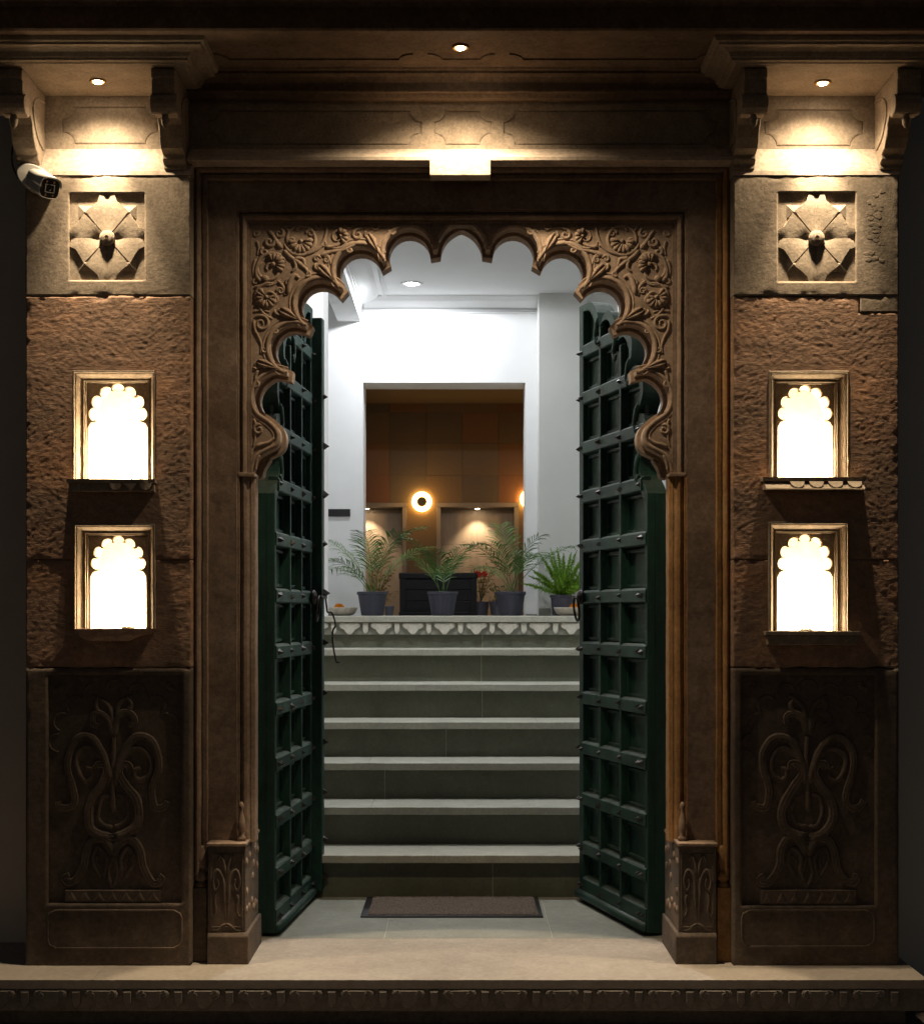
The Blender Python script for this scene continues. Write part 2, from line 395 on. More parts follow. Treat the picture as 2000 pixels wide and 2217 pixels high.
mo.box(-0.84, 2.1, 12.80, 12.815, 4.04, 4.05).box(-0.84, 2.1, 12.77, 12.78, 4.043, 4.05)
mo.build('cornice_moulding', M['white'], hb)
bm_ = MB().box(X(731, 13), X(781, 13), 8.8, 12.999, Z(696, 13), 4.05)
hbm = bm_.build('ceiling_beam', M['white'], bevel=0.003); tag(hbm, kind='structure')
xb = X(781, 13)
mo = MB().add([(xb, y, z) for y in (8.8, 12.98) for z in (0,)], [])
mo = MB()
for (x0, x1, z0, z1) in ((xb, xb+0.02, 3.935, 3.947), (xb, xb+0.03, 3.955, 3.963), (xb+0.2, xb+0.212, 4.04, 4.05), (xb+0.235, xb+0.245, 4.043, 4.05)):
    mo.box(x0, x1, 8.8, 12.80, z0, z1)
vs_ = [(0, 3.97), (0.015, 3.972), (0.05, 3.985), (0.13, 4.02), (0.17, 4.05), (0, 4.05)]
mo.add([(xb+a, 8.8, b) for a, b in vs_]+[(xb+a, 12.80, b) for a, b in vs_], [(i, (i+1) % 6, (i+1) % 6+6, i+6) for i in range(6)]+[tuple(range(6)), tuple(range(6, 12))])
mo.build('cornice_moulding', M['white'], hbm)
# square pier standing out from the back wall on the right
o = MB().box(X(1166, 12.72), 2.1, 12.72, 12.999, PZ, 4.05).build('hall_pier', M['grey_paint'], bevel=0.004); tag(o, kind='structure')
MB().box(X(1166, 12.70), X(1192, 12.70), 12.695, 12.719, PZ, PZ+0.062).build('skirting', M['kota'], o, bevel=0.002)
MB().box(XR0+0.004, X(1166, 12.72), 12.975, 12.999, PZ, PZ+0.014).build('skirting', M['kota'], hb)

# room beyond the opening
DF = 15.6
o = MB().box(-2.6, 2.6, 13.392, 16.0, Z(873, DF), Z(873, DF)+0.1).build('inner_room_ceiling', M['ceil_dark']); tag(o, kind='structure')
o = MB().box(-2.7, -2.6, 13.392, 16.0, PZ, 3.7).build('inner_room_wall_left', M['ceil_dark']); tag(o, kind='structure')
o = MB().box(2.6, 2.7, 13.392, 16.0, PZ, 3.7).build('inner_room_wall_right', M['ceil_dark']); tag(o, kind='structure')
zt = Z(1088, DF)
far = MB().box(-2.6, 2.6, DF+0.26, DF+0.36, PZ, 3.6)
fw = far.build('inner_room_wall_back', M['tan']); tag(fw, kind='structure')
# painted panels above
rows = [(866, 873+20), (893, 960), (960, 1030), (1030, 1088)]
colsx = [560, 700, 790, 843, 923, 1001, 1079, 1150, 1300]
cidx = {(0, 3): 1, (1, 3): 2, (1, 4): 2, (1, 2): 3, (0, 4): 3, (2, 2): 1, (2, 3): 2, (2, 4): 3, (3, 2): 4, (3, 3): 2, (3, 4): 0, (1, 5): 1, (0, 5): 0, (2, 5): 3, (3, 5): 2, (1, 6): 0, (2, 6): 1, (3, 6): 4}
for r, (a, b) in enumerate(rows):
    for c in range(len(colsx)-1):
        k = cidx.get((r, c), (r*2+c) % 5)
        MB().box(X(colsx[c], DF)+0.001, X(colsx[c+1], DF)-0.001, DF+random.uniform(-0.004, 0.002), DF+0.259, Z(b, DF)+0.001, Z(a, DF)-0.001).build('wall_panel', M['tile%d' % k], fw)
# niches: piers between them and trims
for (a, b) in ((881, 944), (1123, 1200)):
    MB().box(X(a, DF), X(b, DF), DF, DF+0.259, PZ, zt-0.001).build('wall_panel', M['tile3'], fw)
MB().box(-2.6, X(690, DF), DF, DF+0.259, PZ, zt-0.001).build('wall_panel', M['tile0'], fw)
MB().box(X(1290, DF), 2.6, DF, DF+0.259, PZ, zt-0.001).build('wall_panel', M['tile0'], fw)
for (a, b) in ((690, 881), (944, 1123), (1200, 1290)):
    x0, x1 = X(a, DF), X(b, DF); fr = MB()
    fr.box(x0+0.002, x0+0.05, DF-0.03, DF+0.2, PZ, zt-0.051).box(x1-0.05, x1-0.002, DF-0.03, DF+0.2, PZ, zt-0.051).box(x0+0.002, x1-0.002, DF-0.03, DF+0.2, zt-0.05, zt-0.002)
    fr.build('niche_trim', M['tan_frame'], fw, bevel=0.006)
    nx = 2
    for i in range(nx):
        for j in range(3):
            xa = x0+0.05+(x1-x0-0.1)*i/nx; xc = x0+0.05+(x1-x0-0.1)*(i+1)/nx
            za = PZ+(zt-0.05-PZ)*j/3; zc = PZ+(zt-0.05-PZ)*(j+1)/3
            MB().box(xa+0.0015, xc-0.0015, DF+0.235, DF+0.259, za+0.0015, zc-0.0015).build('wall_tile', M['tan'], fw)

# side buildings beyond the gateway
o = MB().box(-7, X(20, 5.95), 5.95, 6.3, Z(1490, 5.95), 6).build('side_wall', M['sidewall'])
tag(o, 'dim grey plastered side wall beside the pier with the security camera', 'wall')
MB().box(-7, X(20, 5.95)+0.03, 5.93, 6.31, -0.18, Z(1490, 5.95)-0.001).build('dado', M['sidedark'], o)
o = MB().box(X(1990, 6.4), 8, 6.4, 6.7, Z(1487, 6.2)+0.01, 6).build('side_wall', M['sidedark'])
tag(o, 'almost black side wall rising beyond the pier with the flaked patch', 'wall')
o = MB().box(X(1940, 6.1), 8, 6.0, 6.38, -0.18, Z(1487, 6.1)).build('low_wall', M['sidewall'], bevel=0.01)
tag(o, 'low dark wall beside the pier with the flaked patch', 'wall')

# ================================================================== PLINTH
pl = thing('entrance_plinth', (0, 5.6, -0.18), 'pale stone entrance plinth with scrolls carved along its front', 'plinth')
DE = 5.197; XRp = X(1990, 5.30)
joints = [-3.2, X(214, 5.3), XRp]
for i in range(len(joints)-1):
    m_ = MB(); a, b = joints[i]+0.0006, joints[i+1]-0.0006; n = 90
    # front lip a little chipped
    top = [(a+(b-a)*k/n, DE+0.002+0.006*max(0, fbm(3*(a+(b-a)*k/n), 1, 5)-0.1)+0.0015*noise.noise(Vector((40*(a+(b-a)*k/n), 0, 0)))) for k in range(n+1)]
    yb = 5.87
    vs_ = [(x, y, 0) for x, y in top]+[(x, yb, 0) for x, y in top]+[(x, y+0.002, -0.031) for x, y in top]+[(x, yb, -0.031) for x, y in top]
    q = n+1; fs_ = []
    for k in range(n): fs_ += [(k, k+1, q+k+1, q+k), (k, 2*q+k, 2*q+k+1, k+1), (2*q+k, 3*q+k, 3*q+k+1, 2*q+k+1), (q+k, q+k+1, 3*q+k+1, 3*q+k)]
    fs_ += [(0, q, 3*q, 2*q), (n, 2*q+n, 3*q+n, q+n)]
    m_.add(vs_, fs_).build('floor_slab', M['plinth'], pl)
inner = [(-0.87, -0.30), (-0.30, 0.37), (0.37, 0.90)]
for a, b in inner:
    MB().box(a+0.0015, b-0.0015, 5.873, 6.80, -0.031, 0.0).build('floor_slab', M['kota'], pl)
MB().box(-0.87, 0.90, 5.6, 6.80, -0.05, -0.0035).build('mortar_bed', M['mortar'], pl)
MB().box(-3.2, XRp-0.006, DE+0.012, 5.9, -0.112, -0.032).build('fascia', M['fascia'], pl, bevel=0.003)
MB().box(-3.2, XRp-0.05, 5.30, 5.9, -0.18, -0.113).build('footing', M['fascia'], pl)

def bracket_shapes(sx):
    """cup shaped bracket with two volutes, and pendant tongue; unit width 1 = 0.18 m"""
    u = sx
    cup = [(-0.50, 0.0), (0.50, 0.0), (0.56, -0.12), (0.54, -0.26), (0.42, -0.36), (0.30, -0.42), (0.22, -0.56), (0.10, -0.72), (-0.10, -0.72), (-0.22, -0.56), (-0.30, -0.42), (-0.42, -0.36), (-0.54, -0.26), (-0.56, -0.12)]
    cup = [(x*0.60*u, z*0.50*u) for x, z in cup]
    ton = [(-0.085, 0.0), (0.085, 0.0), (0.085, -0.25), (0.05, -0.32), (0, -0.35), (-0.05, -0.32), (-0.085, -0.25)]
    ton = [(x*u, z*u) for x, z in ton]
    return cup, ton
def frieze_row(parent, x0, x1, y, z, u, mat_c, h):
    cup, ton = bracket_shapes(u); n = int((x1-x0)/u); first = None
    for i in range(n+1):
        cx = x0+i*u
        if cx > x1-u*0.3: break
        if first is None:
            b_ = MB().pillow([(p[0]+0, p[1]) for p in cup], 0, h, 0.9, mid=h)
            for s_ in (-1, 1):
                sp = spiral(s_*0.19*u, -0.095*u, 0.095*u, 1.6, R(90), -s_, 22)
                b_.relief(sp, 0.013*u, -h*0.98, 0.9, 6)
            cupo = b_.build('bracket_relief', mat_c, parent, local=True, recalc=True)
            tono = MB().pillow(ton, 0, h*0.9, 0.8).build('tongue_relief', mat_c, parent, local=True)
            off = OFF[parent.name]
            cupo.location = Vector((cx, y, z))-off; tono.location = Vector((cx+u*0.5, y, z))-off; first = (cupo, tono)
        else:
            share(first[0], 'bracket_relief', parent, Vector((cx, y, z))-off)
            if cx+u*0.5 < x1: share(first[1], 'tongue_relief', parent, Vector((cx+u*0.5, y, z))-off)
frieze_row(pl, -1.98, XRp-0.02, DE+0.011, -0.036, 0.18, M['fascia'], 0.013)

# ================================================================== STAIRS
st = thing('stone_staircase', (0, 7.6, 0), 'seven grey green stone steps rising to a carved platform edge', 'stairs')
d0, tr, h0, hr = 6.69, 0.29, 0.196, 0.18
rj = [[0.15], [], [-0.37], [-0.07], [0.12], [0.12], [0.13]]
tj = [[-0.12], [-0.42, 0.33], [-0.45], [0.40], [-0.1], [0.3]]
for k in range(7):
    zt_ = h0+hr*k; d = d0+tr*k; zb = zt_-hr if k else 0
    thick = 0.036
    js = [-0.868]+[X(995, 1)+j for j in rj[k]]+[0.898]
    zr = zt_-thick if k < 6 else zt_-0.105
    for i in range(len(js)-1):
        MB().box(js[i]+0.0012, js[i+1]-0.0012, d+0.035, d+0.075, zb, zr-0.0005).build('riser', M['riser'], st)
    MB().box(-0.868, 0.898, d+0.037, d+0.07, zb, zr-0.001).build('mortar_bed', M['mortar'], st)
    if k < 6:
        js = [-0.868]+tj[k]+[0.898]
        for i in range(len(js)-1):
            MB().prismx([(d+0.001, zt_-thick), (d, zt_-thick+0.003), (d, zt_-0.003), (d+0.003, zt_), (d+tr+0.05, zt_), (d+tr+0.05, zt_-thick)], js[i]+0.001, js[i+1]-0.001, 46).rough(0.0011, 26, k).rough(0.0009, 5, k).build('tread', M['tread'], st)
        MB().box(-0.868, 0.898, d+0.01, d+tr+0.04, zt_-thick+0.004, zt_-0.004).build('mortar_bed', M['mortar'], st)
    else:
        MB().box(-0.868, 0.898, d, d+0.30, zt_-0.034, zt_+0.001).build('platform_edge', M['tread'], st, bevel=0.003)
        MB().box(-0.868, 0.898, d+0.02, d+0.08, zt_-0.105, zt_-0.035).build('frieze_board', M['kota'], st)
        frieze_row(st, -0.86+0.05, 0.89, d+0.019, zt_-0.038, 0.181, M['pale'], 0.012)
MB().box(-0.868, 0.898, 6.8, 8.43, -0.05, 0.09).build('core', M['riser'], st)

# ================================================================== GATEWAY
gw = thing('stone_gateway', (0, DP, 0), 'brown sandstone gateway with cusped carved arch under a flat canopy', 'gateway')
# frame profile swept round the opening: (inward offset px, distance)
prof = [(0, 5.56), (0, 5.475), (7, 5.475), (8, 5.505), (10, 5.505), (10, 5.482), (13, 5.470), (17, 5.466), (21, 5.470), (24, 5.482), (24, 5.498), (27, 5.498), (27, 5.490), (36, 5.490), (37, 5.516),
        (98, 5.516), (98, 5.523), (102, 5.523), (103, 5.538), (105, 5.538), (107, 5.529), (111, 5.525), (115, 5.529), (118, 5.538), (118, 5.543), (122, 5.543), (122, 5.550), (127, 5.550), (127, 5.60)]
XLo, XRo, ZTo = X(413, 5.5), X(1587, 5.5), Z(352, 5.5); PXM = 5.5/F
def sweep_frame(prof, path_fn, nseg, amp=0.0008):
    m_ = MB(); n = len(prof); k = 0
    for s_ in range(len(nseg)):
        pass
    return m_
def frame_piece(side, prof, lo, hi, n, amp=0.0009, sd=0.0):
    """side L / R: vertical strip from z=lo to the mitre at the top; T: horizontal"""
    m_ = MB(); q = len(prof); vs_ = []; fs_ = []
    for j in range(n+1):
        t = j/n
        for (wp, d) in prof:
            ww = wp*PXM
            if side == 'L': p = (XLo+ww, d, lo+(hi-ww-lo)*t)
            elif side == 'R': p = (XRo-ww, d, lo+(hi-ww-lo)*t)
            else: p = (XLo+ww+(XRo-XLo-2*ww)*t, d, hi-ww)
            vs_.append(p)
    for j in range(n):
        for i in range(q-1):
            a = j*q+i; fs_.append((a, a+1, a+q+1, a+q))
    m_.add(vs_, fs_); m_.rough(amp, 35, sd); m_.rough(amp*1.6, 9, sd); return m_
zj = 0.0
i_flat0, i_flat1 = 14, 15
outer = prof[:15]; flat = prof[14:16]; innr = prof[15:]
for side, mm in (('L', M['frame']), ('R', M['ochre'])):
    frame_piece(side, outer, Z(1905, 5.45), ZTo, 90, sd=1 if side == 'L' else 4).build('outer_moulding', mm, gw, smooth=False)
    frame_piece(side, flat, Z(1830, 5.45), ZTo, 60, amp=0.001, sd=2).build('jamb_face', M['frame'], gw)
    frame_piece(side, innr, Z(1028, 5.5), ZTo, 50, sd=3).build('inner_moulding', M['frame'], gw)
frame_piece('T', outer, 0, ZTo, 70).build('outer_moulding', M['frame'], gw)
frame_piece('T', flat, 0, ZTo, 30).build('jamb_face', M['frame'], gw)
frame_piece('T', innr, 0, ZTo, 60).build('inner_moulding', M['frame'], gw)
# backing masonry of the jambs
for s_, xa, xb_, xin in ((-1, XLo-0.02, XLo+98*PXM, X(546, DA)), (1, XRo-98*PXM, XRo+0.02, X(1457, DA))):
    if s_ < 0: MB().box(xa, xin-0.02, 5.57, 5.80, -0.02, 3.0).build('jamb_core', M['frame'], gw)
    else: MB().box(xin+0.02, xb_, 5.57, 5.80, -0.02, 3.0).build('jamb_core', M['frame'], gw)
# lower half of inner jamb: stepped colonnette below the springing
for s_ in (-1, 1):
    cx = 1000; zb_, zt_ = Z(1828, 5.5), Z(1029, 5.5)
    def xx(p, d): return X(cx+s_*(cx-p), d)
    pr = [(511, 5.516), (512, 5.523), (516, 5.523), (517, 5.540), (520, 5.532), (526, 5.526), (532, 5.530), (536, 5.540), (537, 5.546), (541, 5.546), (542, 5.552), (546, 5.556), (548, 5.562), (549, 5.62), (532, 5.622)]
    m_ = MB(); n = 60; q = len(pr)
    vs_ = [(xx(p, 5.5), d, zb_+(zt_-zb_)*j/n) for j in range(n+1) for p, d in pr]
    fs_ = [(j*q+i, j*q+i+1, (j+1)*q+i+1, (j+1)*q+i) for j in range(n) for i in range(q-1)]
    m_.add(vs_, fs_).rough(0.0009, 35, s_).rough(0.0016, 8, s_)
    m_.build('colonnette', M['frame'] if s_ < 0 else M['ochre'], gw)
    # joint ledge under the arch foot
    MB().box(min(xx(513, 5.5), xx(550, 5.5)), max(xx(513, 5.5), xx(550, 5.5)), 5.520, 5.64, zt_-0.002, zt_+0.012).rough(0.002, 30, s_).build('joint_course', M['arch'], gw, bevel=0.003)
    # carved plinth block at the jamb foot
    xo, xi = xx(449, 5.44), xx(531, 5.44)
    za, zb2, zc = Z(2088, 5.44), Z(2020, 5.44), Z(1826, 5.44)
    a_, b_ = min(xo, xi), max(xo, xi)
    back_y = 5.80
    e = 0.012
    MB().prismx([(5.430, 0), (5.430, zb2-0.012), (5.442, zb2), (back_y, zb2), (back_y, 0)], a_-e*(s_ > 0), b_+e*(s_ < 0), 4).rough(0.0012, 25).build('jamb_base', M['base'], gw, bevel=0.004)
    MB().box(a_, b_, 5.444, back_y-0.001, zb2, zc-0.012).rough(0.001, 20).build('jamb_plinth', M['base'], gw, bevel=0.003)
    MB().box(a_-0.004, b_+0.004, 5.436, back_y+0.002, zc-0.012, zc).rough(0.001, 30).build('jamb_plinth_cap', M['frame'], gw, bevel=0.003)
    # carved plant on the plinth front
    cxm = (a_+b_)/2; hh = zc-zb2; y_ = 5.4445
    bw = (b_-a_)
    fr_ = MB()
    fr_.relief([(a_+0.012, zb2+0.02), (a_+0.012, zc-0.04), (b_-0.012, zc-0.04), (b_-0.012, zb2+0.02), (a_+0.012, zb2+0.02)], 0.003, y_, 1.0, 6)
    fr_.build('carved_border', M['base'], gw)
    for m2 in (-1, 1):
        def pt(u, v): return (cxm+m2*u*bw/2, zb2+v*hh)
        s1 = smooth_path([pt(0.05, 0.12), pt(0.12, 0.40), pt(0.18, 0.60), pt(0.5, 0.70), pt(0.72, 0.58), pt(0.60, 0.47), pt(0.42, 0.52), pt(0.48, 0.60)], 5)
        MB().relief(s1, taper(len(s1)-1, 0.0065, 0.004), y_, 0.9).build('carved_scroll', M['base'], gw, smooth=True)
        s1 = smooth_path([pt(0.5, 0.45), pt(0.62, 0.36), pt(0.55, 0.24), pt(0.72, 0.18), pt(0.85, 0.26)], 5)
        MB().relief(s1, taper(len(s1)-1, 0.006, 0.003), y_, 0.9).build('carved_scroll', M['base'], gw, smooth=True)
        s1 = smooth_path([pt(0.03, 0.62), pt(0.12, 0.76), pt(0.3, 0.86), pt(0.45, 0.80)], 5)
        MB().relief(s1, taper(len(s1)-1, 0.007, 0.004), y_, 0.9).build('carved_leaf', M['base'], gw, smooth=True)
        s1 = smooth_path([pt(0.0, 0.10), pt(0.25, 0.07), pt(0.45, 0.03), pt(0.75, 0.02)], 4)
        MB().relief(s1, taper(len(s1)-1, 0.006, 0.003), y_, 0.9).build('carved_leaf', M['base'], gw, smooth=True)
    # carving on the inner side of the plinth
    xs_ = xi; sd_ = MB(); rr = random.Random(5)
    for k in range(16):
        sd_.ball((xs_, 5.47+0.30*rr.random(), zb2+0.02+rr.random()*(hh-0.06)), 0.006, 0.022, 0.016, 8, 5)
    tag(sd_.build('carved_foliage', M['frame'], gw, smooth=True), kind='stuff')
    # onion finial standing on the plinth, vase at foot of outer moulding
    fx = xx(520, 5.47); f_ = MB()
    f_.lathe([(0.016, 0), (0.017, 0.012), (0.010, 0.02), (0.014, 0.035), (0.016, 0.05), (0.013, 0.075), (0.008, 0.10), (0.007, 0.115), (0.010, 0.125), (0.009, 0.137), (0.003, 0.145)], (fx, 5.50, zc), 14)
    f_.build('finial', M['frame'], gw, smooth=True)
    vx = xx(430, 5.44); f_ = MB(); zz = Z(2085, 5.44)
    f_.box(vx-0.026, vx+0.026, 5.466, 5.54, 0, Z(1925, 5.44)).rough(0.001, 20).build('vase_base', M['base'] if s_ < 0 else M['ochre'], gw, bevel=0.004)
    MB().lathe([(0.024, 0), (0.025, 0.008), (0.014, 0.016), (0.024, 0.028), (0.027, 0.04), (0.022, 0.052), (0.013, 0.06), (0.020, 0.075), (0.025, 0.095), (0.022, 0.12), (0.014, 0.14), (0.012, 0.152)], (vx, 5.494, Z(1925, 5.44)), 16).build('carved_vase', M['frame'] if s_ < 0 else M['ochre'], gw, smooth=True)

# ---- ledge, frieze, mouldings, canopy
xl, xr = X(405, 5.4), X(1596, 5.4)
zA, zB = Z(322, DFR), Z(346, 5.395)
m_ = MB().prismx([(DFR, zA), (5.395, zB+0.012), (5.395, zB), (5.44, zB-0.004), (5.70, zB-0.004), (5.70, zA)], xl, xr, 60).rough(0.0012, 18)
m_.build('lintel_ledge', M['ledge'], gw)
MB().box(X(930, 5.38), X(1062, 5.38), 5.383, 5.45, Z(379, 5.383), zB+0.004).rough(0.0012, 30).build('keystone_block', M['ledge'], gw, bevel=0.003)
def cartouche(x0, x1, z0, z1, r, n=6):
    """rectangle with scooped corners, counter-clockwise"""
    k = r*0.30; out = []
    for (cx, cz, a0) in ((x1, z0, 180), (x1, z1, 270), (x0, z1, 0), (x0, z0, 90)):
        arc = [(cx+r*math.cos(R(a0-90*i/n)), cz+r*math.sin(R(a0-90*i/n))) for i in range(n+1)]
        out += arc
    return out
def board(name, parent, x0, x1, z0, z1, y, carts, mat_, depth=0.007, back=0.10):
    b_ = MB().prism([(x0, z0), (x1, z0), (x1, z1), (x0, z1)], y, y+depth, [list(reversed(c)) for c in carts])
    o_ = b_.build(name, mat_, parent)
    MB().box(x0, x1, y+depth-0.0005, y+back, z0, z1).build(name+'_backing', mat_, parent)
    for c in carts:
        cc = Vector((sum(p[0] for p in c)/len(c), sum(p[1] for p in c)/len(c)))
        MB().pillow([tuple(cc+Vector(((p[0]-cc.x)*0.97, (p[1]-cc.y)*0.93))) for p in c], y+depth-0.001, 0.0035, 0.93, mid=0.0035).build('sunk_panel', mat_, parent)
    return o_
zf0, zf1 = zA, Z(218, DFR)
def cz(px0, px1, py0, py1, d, r): return cartouche(X(px0, d), X(px1, d), Z(py1, d), Z(py0, d), r)
board('frieze_board', gw, X(405, DFR), X(1596, DFR), zf0, zf1, DFR, [cz(939, 1064, 238, 313, DFR, 0.042), cz(448, 913, 238, 313, DFR, 0.042), cz(1090, 1554, 238, 313, DFR, 0.042)], M['smooth'])
# cornice above frieze
cp = [(DFR+0.05, zf1), (5.425, zf1-0.001), (5.415, zf1+0.012), (5.40, zf1+0.014), (5.40, zf1+0.022), (5.405, zf1+0.026), (5.40, zf1+0.045), (5.385, zf1+0.062), (5.37, zf1+0.07), (5.37, zf1+0.078), (5.36, zf1+0.082), (5.345, zf1+0.105), (5.335, ZS), (DFR+0.05, ZS)]
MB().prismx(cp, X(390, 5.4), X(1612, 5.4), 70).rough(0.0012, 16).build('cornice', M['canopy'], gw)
# canopy soffit with sunken panels, beam
sof = MB()
DB = 5.021
def soff_poly(px0, px1, y0, y1, r):
    return cartouche(px0, px1, y0, y1, r)
xs0, xs1 = -1.75, 1.75
carts = [cartouche(X(455, 5.2), X(893, 5.2), 5.065, 5.29, 0.05), cartouche(X(925, 5.2), X(1072, 5.2), 5.065, 5.29, 0.05), cartouche(X(1103, 5.2), X(1546, 5.2), 5.065, 5.29, 0.05)]
tmp = MB().prism([(xs0, DB), (xs1, DB), (xs1, 5.46), (xs0, 5.46)], 0, 0.006, [list(reversed(c)) for c in carts])
for p in tmp.v: p.x, p.y, p.z = p.x, p.z, ZS+p.y
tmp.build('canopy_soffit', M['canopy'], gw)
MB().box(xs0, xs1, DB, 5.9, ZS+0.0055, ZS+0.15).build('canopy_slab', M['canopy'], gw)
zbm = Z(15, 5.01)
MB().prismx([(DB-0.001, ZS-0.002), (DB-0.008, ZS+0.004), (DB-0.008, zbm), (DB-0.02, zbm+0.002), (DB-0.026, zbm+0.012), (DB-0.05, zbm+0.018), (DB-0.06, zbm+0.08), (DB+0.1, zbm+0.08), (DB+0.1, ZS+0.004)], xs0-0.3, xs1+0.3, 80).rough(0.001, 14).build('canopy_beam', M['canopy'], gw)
MB().box(xs0-0.3, xs1+0.3, DB-0.35, DB+0.12, zbm+0.081, zbm+0.14).build('canopy_top_slab', M['canopy'], gw)

# ---- cusped arch
def half(px): return px
tips = [(942, 540), (832, 565), (738, 624), (663, 704), (621, 806)]
mids = [(886, 492), (781, 531), None, None]
def W(p): return (X(p[0], DA), Z(p[1], DA))
AX = X(999, DA)
left = []
def tipp(t, sg):
    v = Vector((998-t[0], 850-t[1])).normalized(); q = Vector(t)+Vector((-v.y, v.x))*4.5*sg
    return (q.x, q.y)
def tA(i): return W(tipp(tips[i], -1))     # side nearer the apex
def tB(i): return W(tipp(tips[i], 1))
seg = arc3(W((999, 478)), W((963, 500)), tA(0), 8); seg = [W((999, 478))]+seg[1:]
left += seg
for i, mp in enumerate(((886, 492), (778, 531), (655, 622), (594, 722))):
    left += arc3(tB(i), W(mp), tA(i+1), 14)
sc_ = [tipp(tips[4], 1), (590, 806), (560, 828), (549, 858), (557, 888), (584, 908), (602, 927), (607, 946), (601, 966), (580, 978), (563, 988), (553, 1004), (549, 1024)]
left += smooth_path([W(p) for p in sc_], 4)
left = [Vector(p) for p in left]
right = [Vector((2*AX-p.x, p.y)) for p in left]
prof_arch = list(reversed(left))+right[1:]        # from left foot over the apex to right foot
def offset(pts, e):
    out = []
    for i, p in enumerate(pts):
        a = pts[max(i-1, 0)]; b = pts[min(i+1, len(pts)-1)]
        t1 = (p-a).normalized() if (p-a).length > 1e-9 else (b-p).normalized()
        t2 = (b-p).normalized() if (b-p).length > 1e-9 else t1
        n1 = Vector((t1.y, -t1.x)); n2 = Vector((t2.y, -t2.x)); nn = n1+n2
        if nn.length < 0.5: nn = nn.normalized()*1.0 if nn.length > 1e-6 else n1
        else: nn = nn/(nn.length**2)*2
        if nn.length > 1.9: nn = nn.normalized()*1.9
        out.append(p+nn*e)
    return out
arch_in = offset(prof_arch, 0.013)
xo0, xo1, zo1 = X(536, DA), X(1464, DA), Z(455, DA)
zft = prof_arch[0].y
def arch_poly(pr):
    return [(xo0, zft), ]+[tuple(p) for p in pr]+[(xo1, zft), (xo1, zo1), (xo0, zo1)]
ap = MB().prism(arch_poly(prof_arch), DA, DA+0.074)
ar = ap.build('cusped_arch', M['arch'], gw)
ap = MB().prism([(xo0, zft-0.004), ]+[tuple(p) for p in arch_in]+[(xo1, zft-0.004), (xo1, zo1+0.004), (xo0, zo1+0.004)], DA+0.0745, DA+0.15)
ap.build('inner_cusped_arch', M['arch'], gw)
MB().box(xo0, xo1, DA+0.02, 5.80, zo1-0.05+0.08, 3.0).build('arch_backing', M['frame'], gw)
# rim moulding following the cusps, each scallop its own carved rib
def rim(pts, off_, r0, name):
    pp = offset(pts, -off_)
    m2 = MB().relief([tuple(p) for p in pp], [r0*(0.55+0.45*math.sin(math.pi*min(1, max(0, i/(len(pp)-1))))**0.5) for i in range(len(pp))], DA+0.001, 0.75, 8)
    return m2.build(name, M['arch'], ar, smooth=True)
cuts = [0]
tipW = [Vector(W(t)) for t in tips]
def idx_of(v): return min(range(len(left)), key=lambda i: (left[i]-v).length)
bounds = [0]+[idx_of(t) for t in tipW]+[len(left)-1]
for side in (0, 1):
    L_ = left if side == 0 else right
    for a, b in zip(bounds[:-1], bounds[1:]):
        seg = L_[a:b+1]
        if side == 1: seg = list(reversed(seg))
        # orientation: offset() shifts to the right of travel; arch profile runs left foot -> right foot
        seg2 = list(reversed(seg)) if side == 0 else list(reversed(seg))
        rim(seg2, 0.010, 0.009, 'scallop_rib'); rim(seg2, 0.026, 0.0045, 'scallop_fillet')

def mir(pts, s_):  # pixel list -> world, mirrored about the arch axis for s_=1
    out = []
    for p in pts:
        x, z = W(p)
        out.append((x if s_ < 0 else 2*AX-x, z))
    return out
def carve(pts, r0, r1, s_, name='carved_scroll', flat=1.0, n=5, a=0.12, dy=0.001):
    pp = [tuple(p) for p in smooth_path(mir(pts, s_), n)]
    return MB().relief(pp, taper(len(pp)-1, r0, r1, a), DA+dy, flat, 8).build(name, M['arch'], ar, smooth=True)
def leafshape(base, tip, wd, s_, h=0.012):
    """pointed leaf with curled tip and a sunk midrib: two lobes"""
    b, t = [Vector(p) for p in mir([base, tip], s_)]; d = t-b; n_ = Vector((-d.y, d.x)).normalized()*wd
    for sg in (-1, 1):
        pts = [b, b+d*0.3+n_*sg*0.55, b+d*0.6+n_*sg, b+d*0.85+n_*sg*0.75, t+n_*sg*0.25, b+d*0.75+n_*sg*0.18, b+d*0.4+n_*sg*0.12]
        MB().pillow([tuple(p) for p in pts], DA+0.001, h, 0.6).build('carved_leaf', M['arch'], ar, smooth=True)
    MB().relief([tuple(b+d*0.05), tuple(b+d*0.5), tuple(b+d*0.9)], [0.003, 0.0045, 0.003], DA+0.001, 2.0, 6).build('leaf_rib', M['arch'], ar, smooth=True)
def fan(cxp, czp, rp, a0, a1, nn, s_, h=0.012):
    """fan of petals"""
    c = Vector(mir([(cxp, czp)], s_)[0]); r = rp*DA/F
    for i in range(nn):
        a = R(a0+(a1-a0)*i/(nn-1)); a = a if s_ < 0 else math.pi-a
        d = Vector((math.cos(a), math.sin(a))); n_ = Vector((-d.y, d.x))
        wd = r*0.92*R(abs(a1-a0))/(nn-1)*0.40
        pts = [c+d*r*0.18, c+d*r*0.5+n_*wd*0.7, c+d*r*0.82+n_*wd*1.25, c+d*r*1.0+n_*wd*0.5, c+d*r*1.0-n_*wd*0.5, c+d*r*0.82-n_*wd*1.25, c+d*r*0.5-n_*wd*0.7]
        MB().pillow([tuple(p) for p in pts], DA+0.001, h, 0.5).build('carved_petal', M['arch'], ar, smooth=True)
    MB().ball((c.x, DA, c.y), r*0.2, 0.014, r*0.2, 10, 6).build('carved_boss', M['arch'], ar, smooth=True)
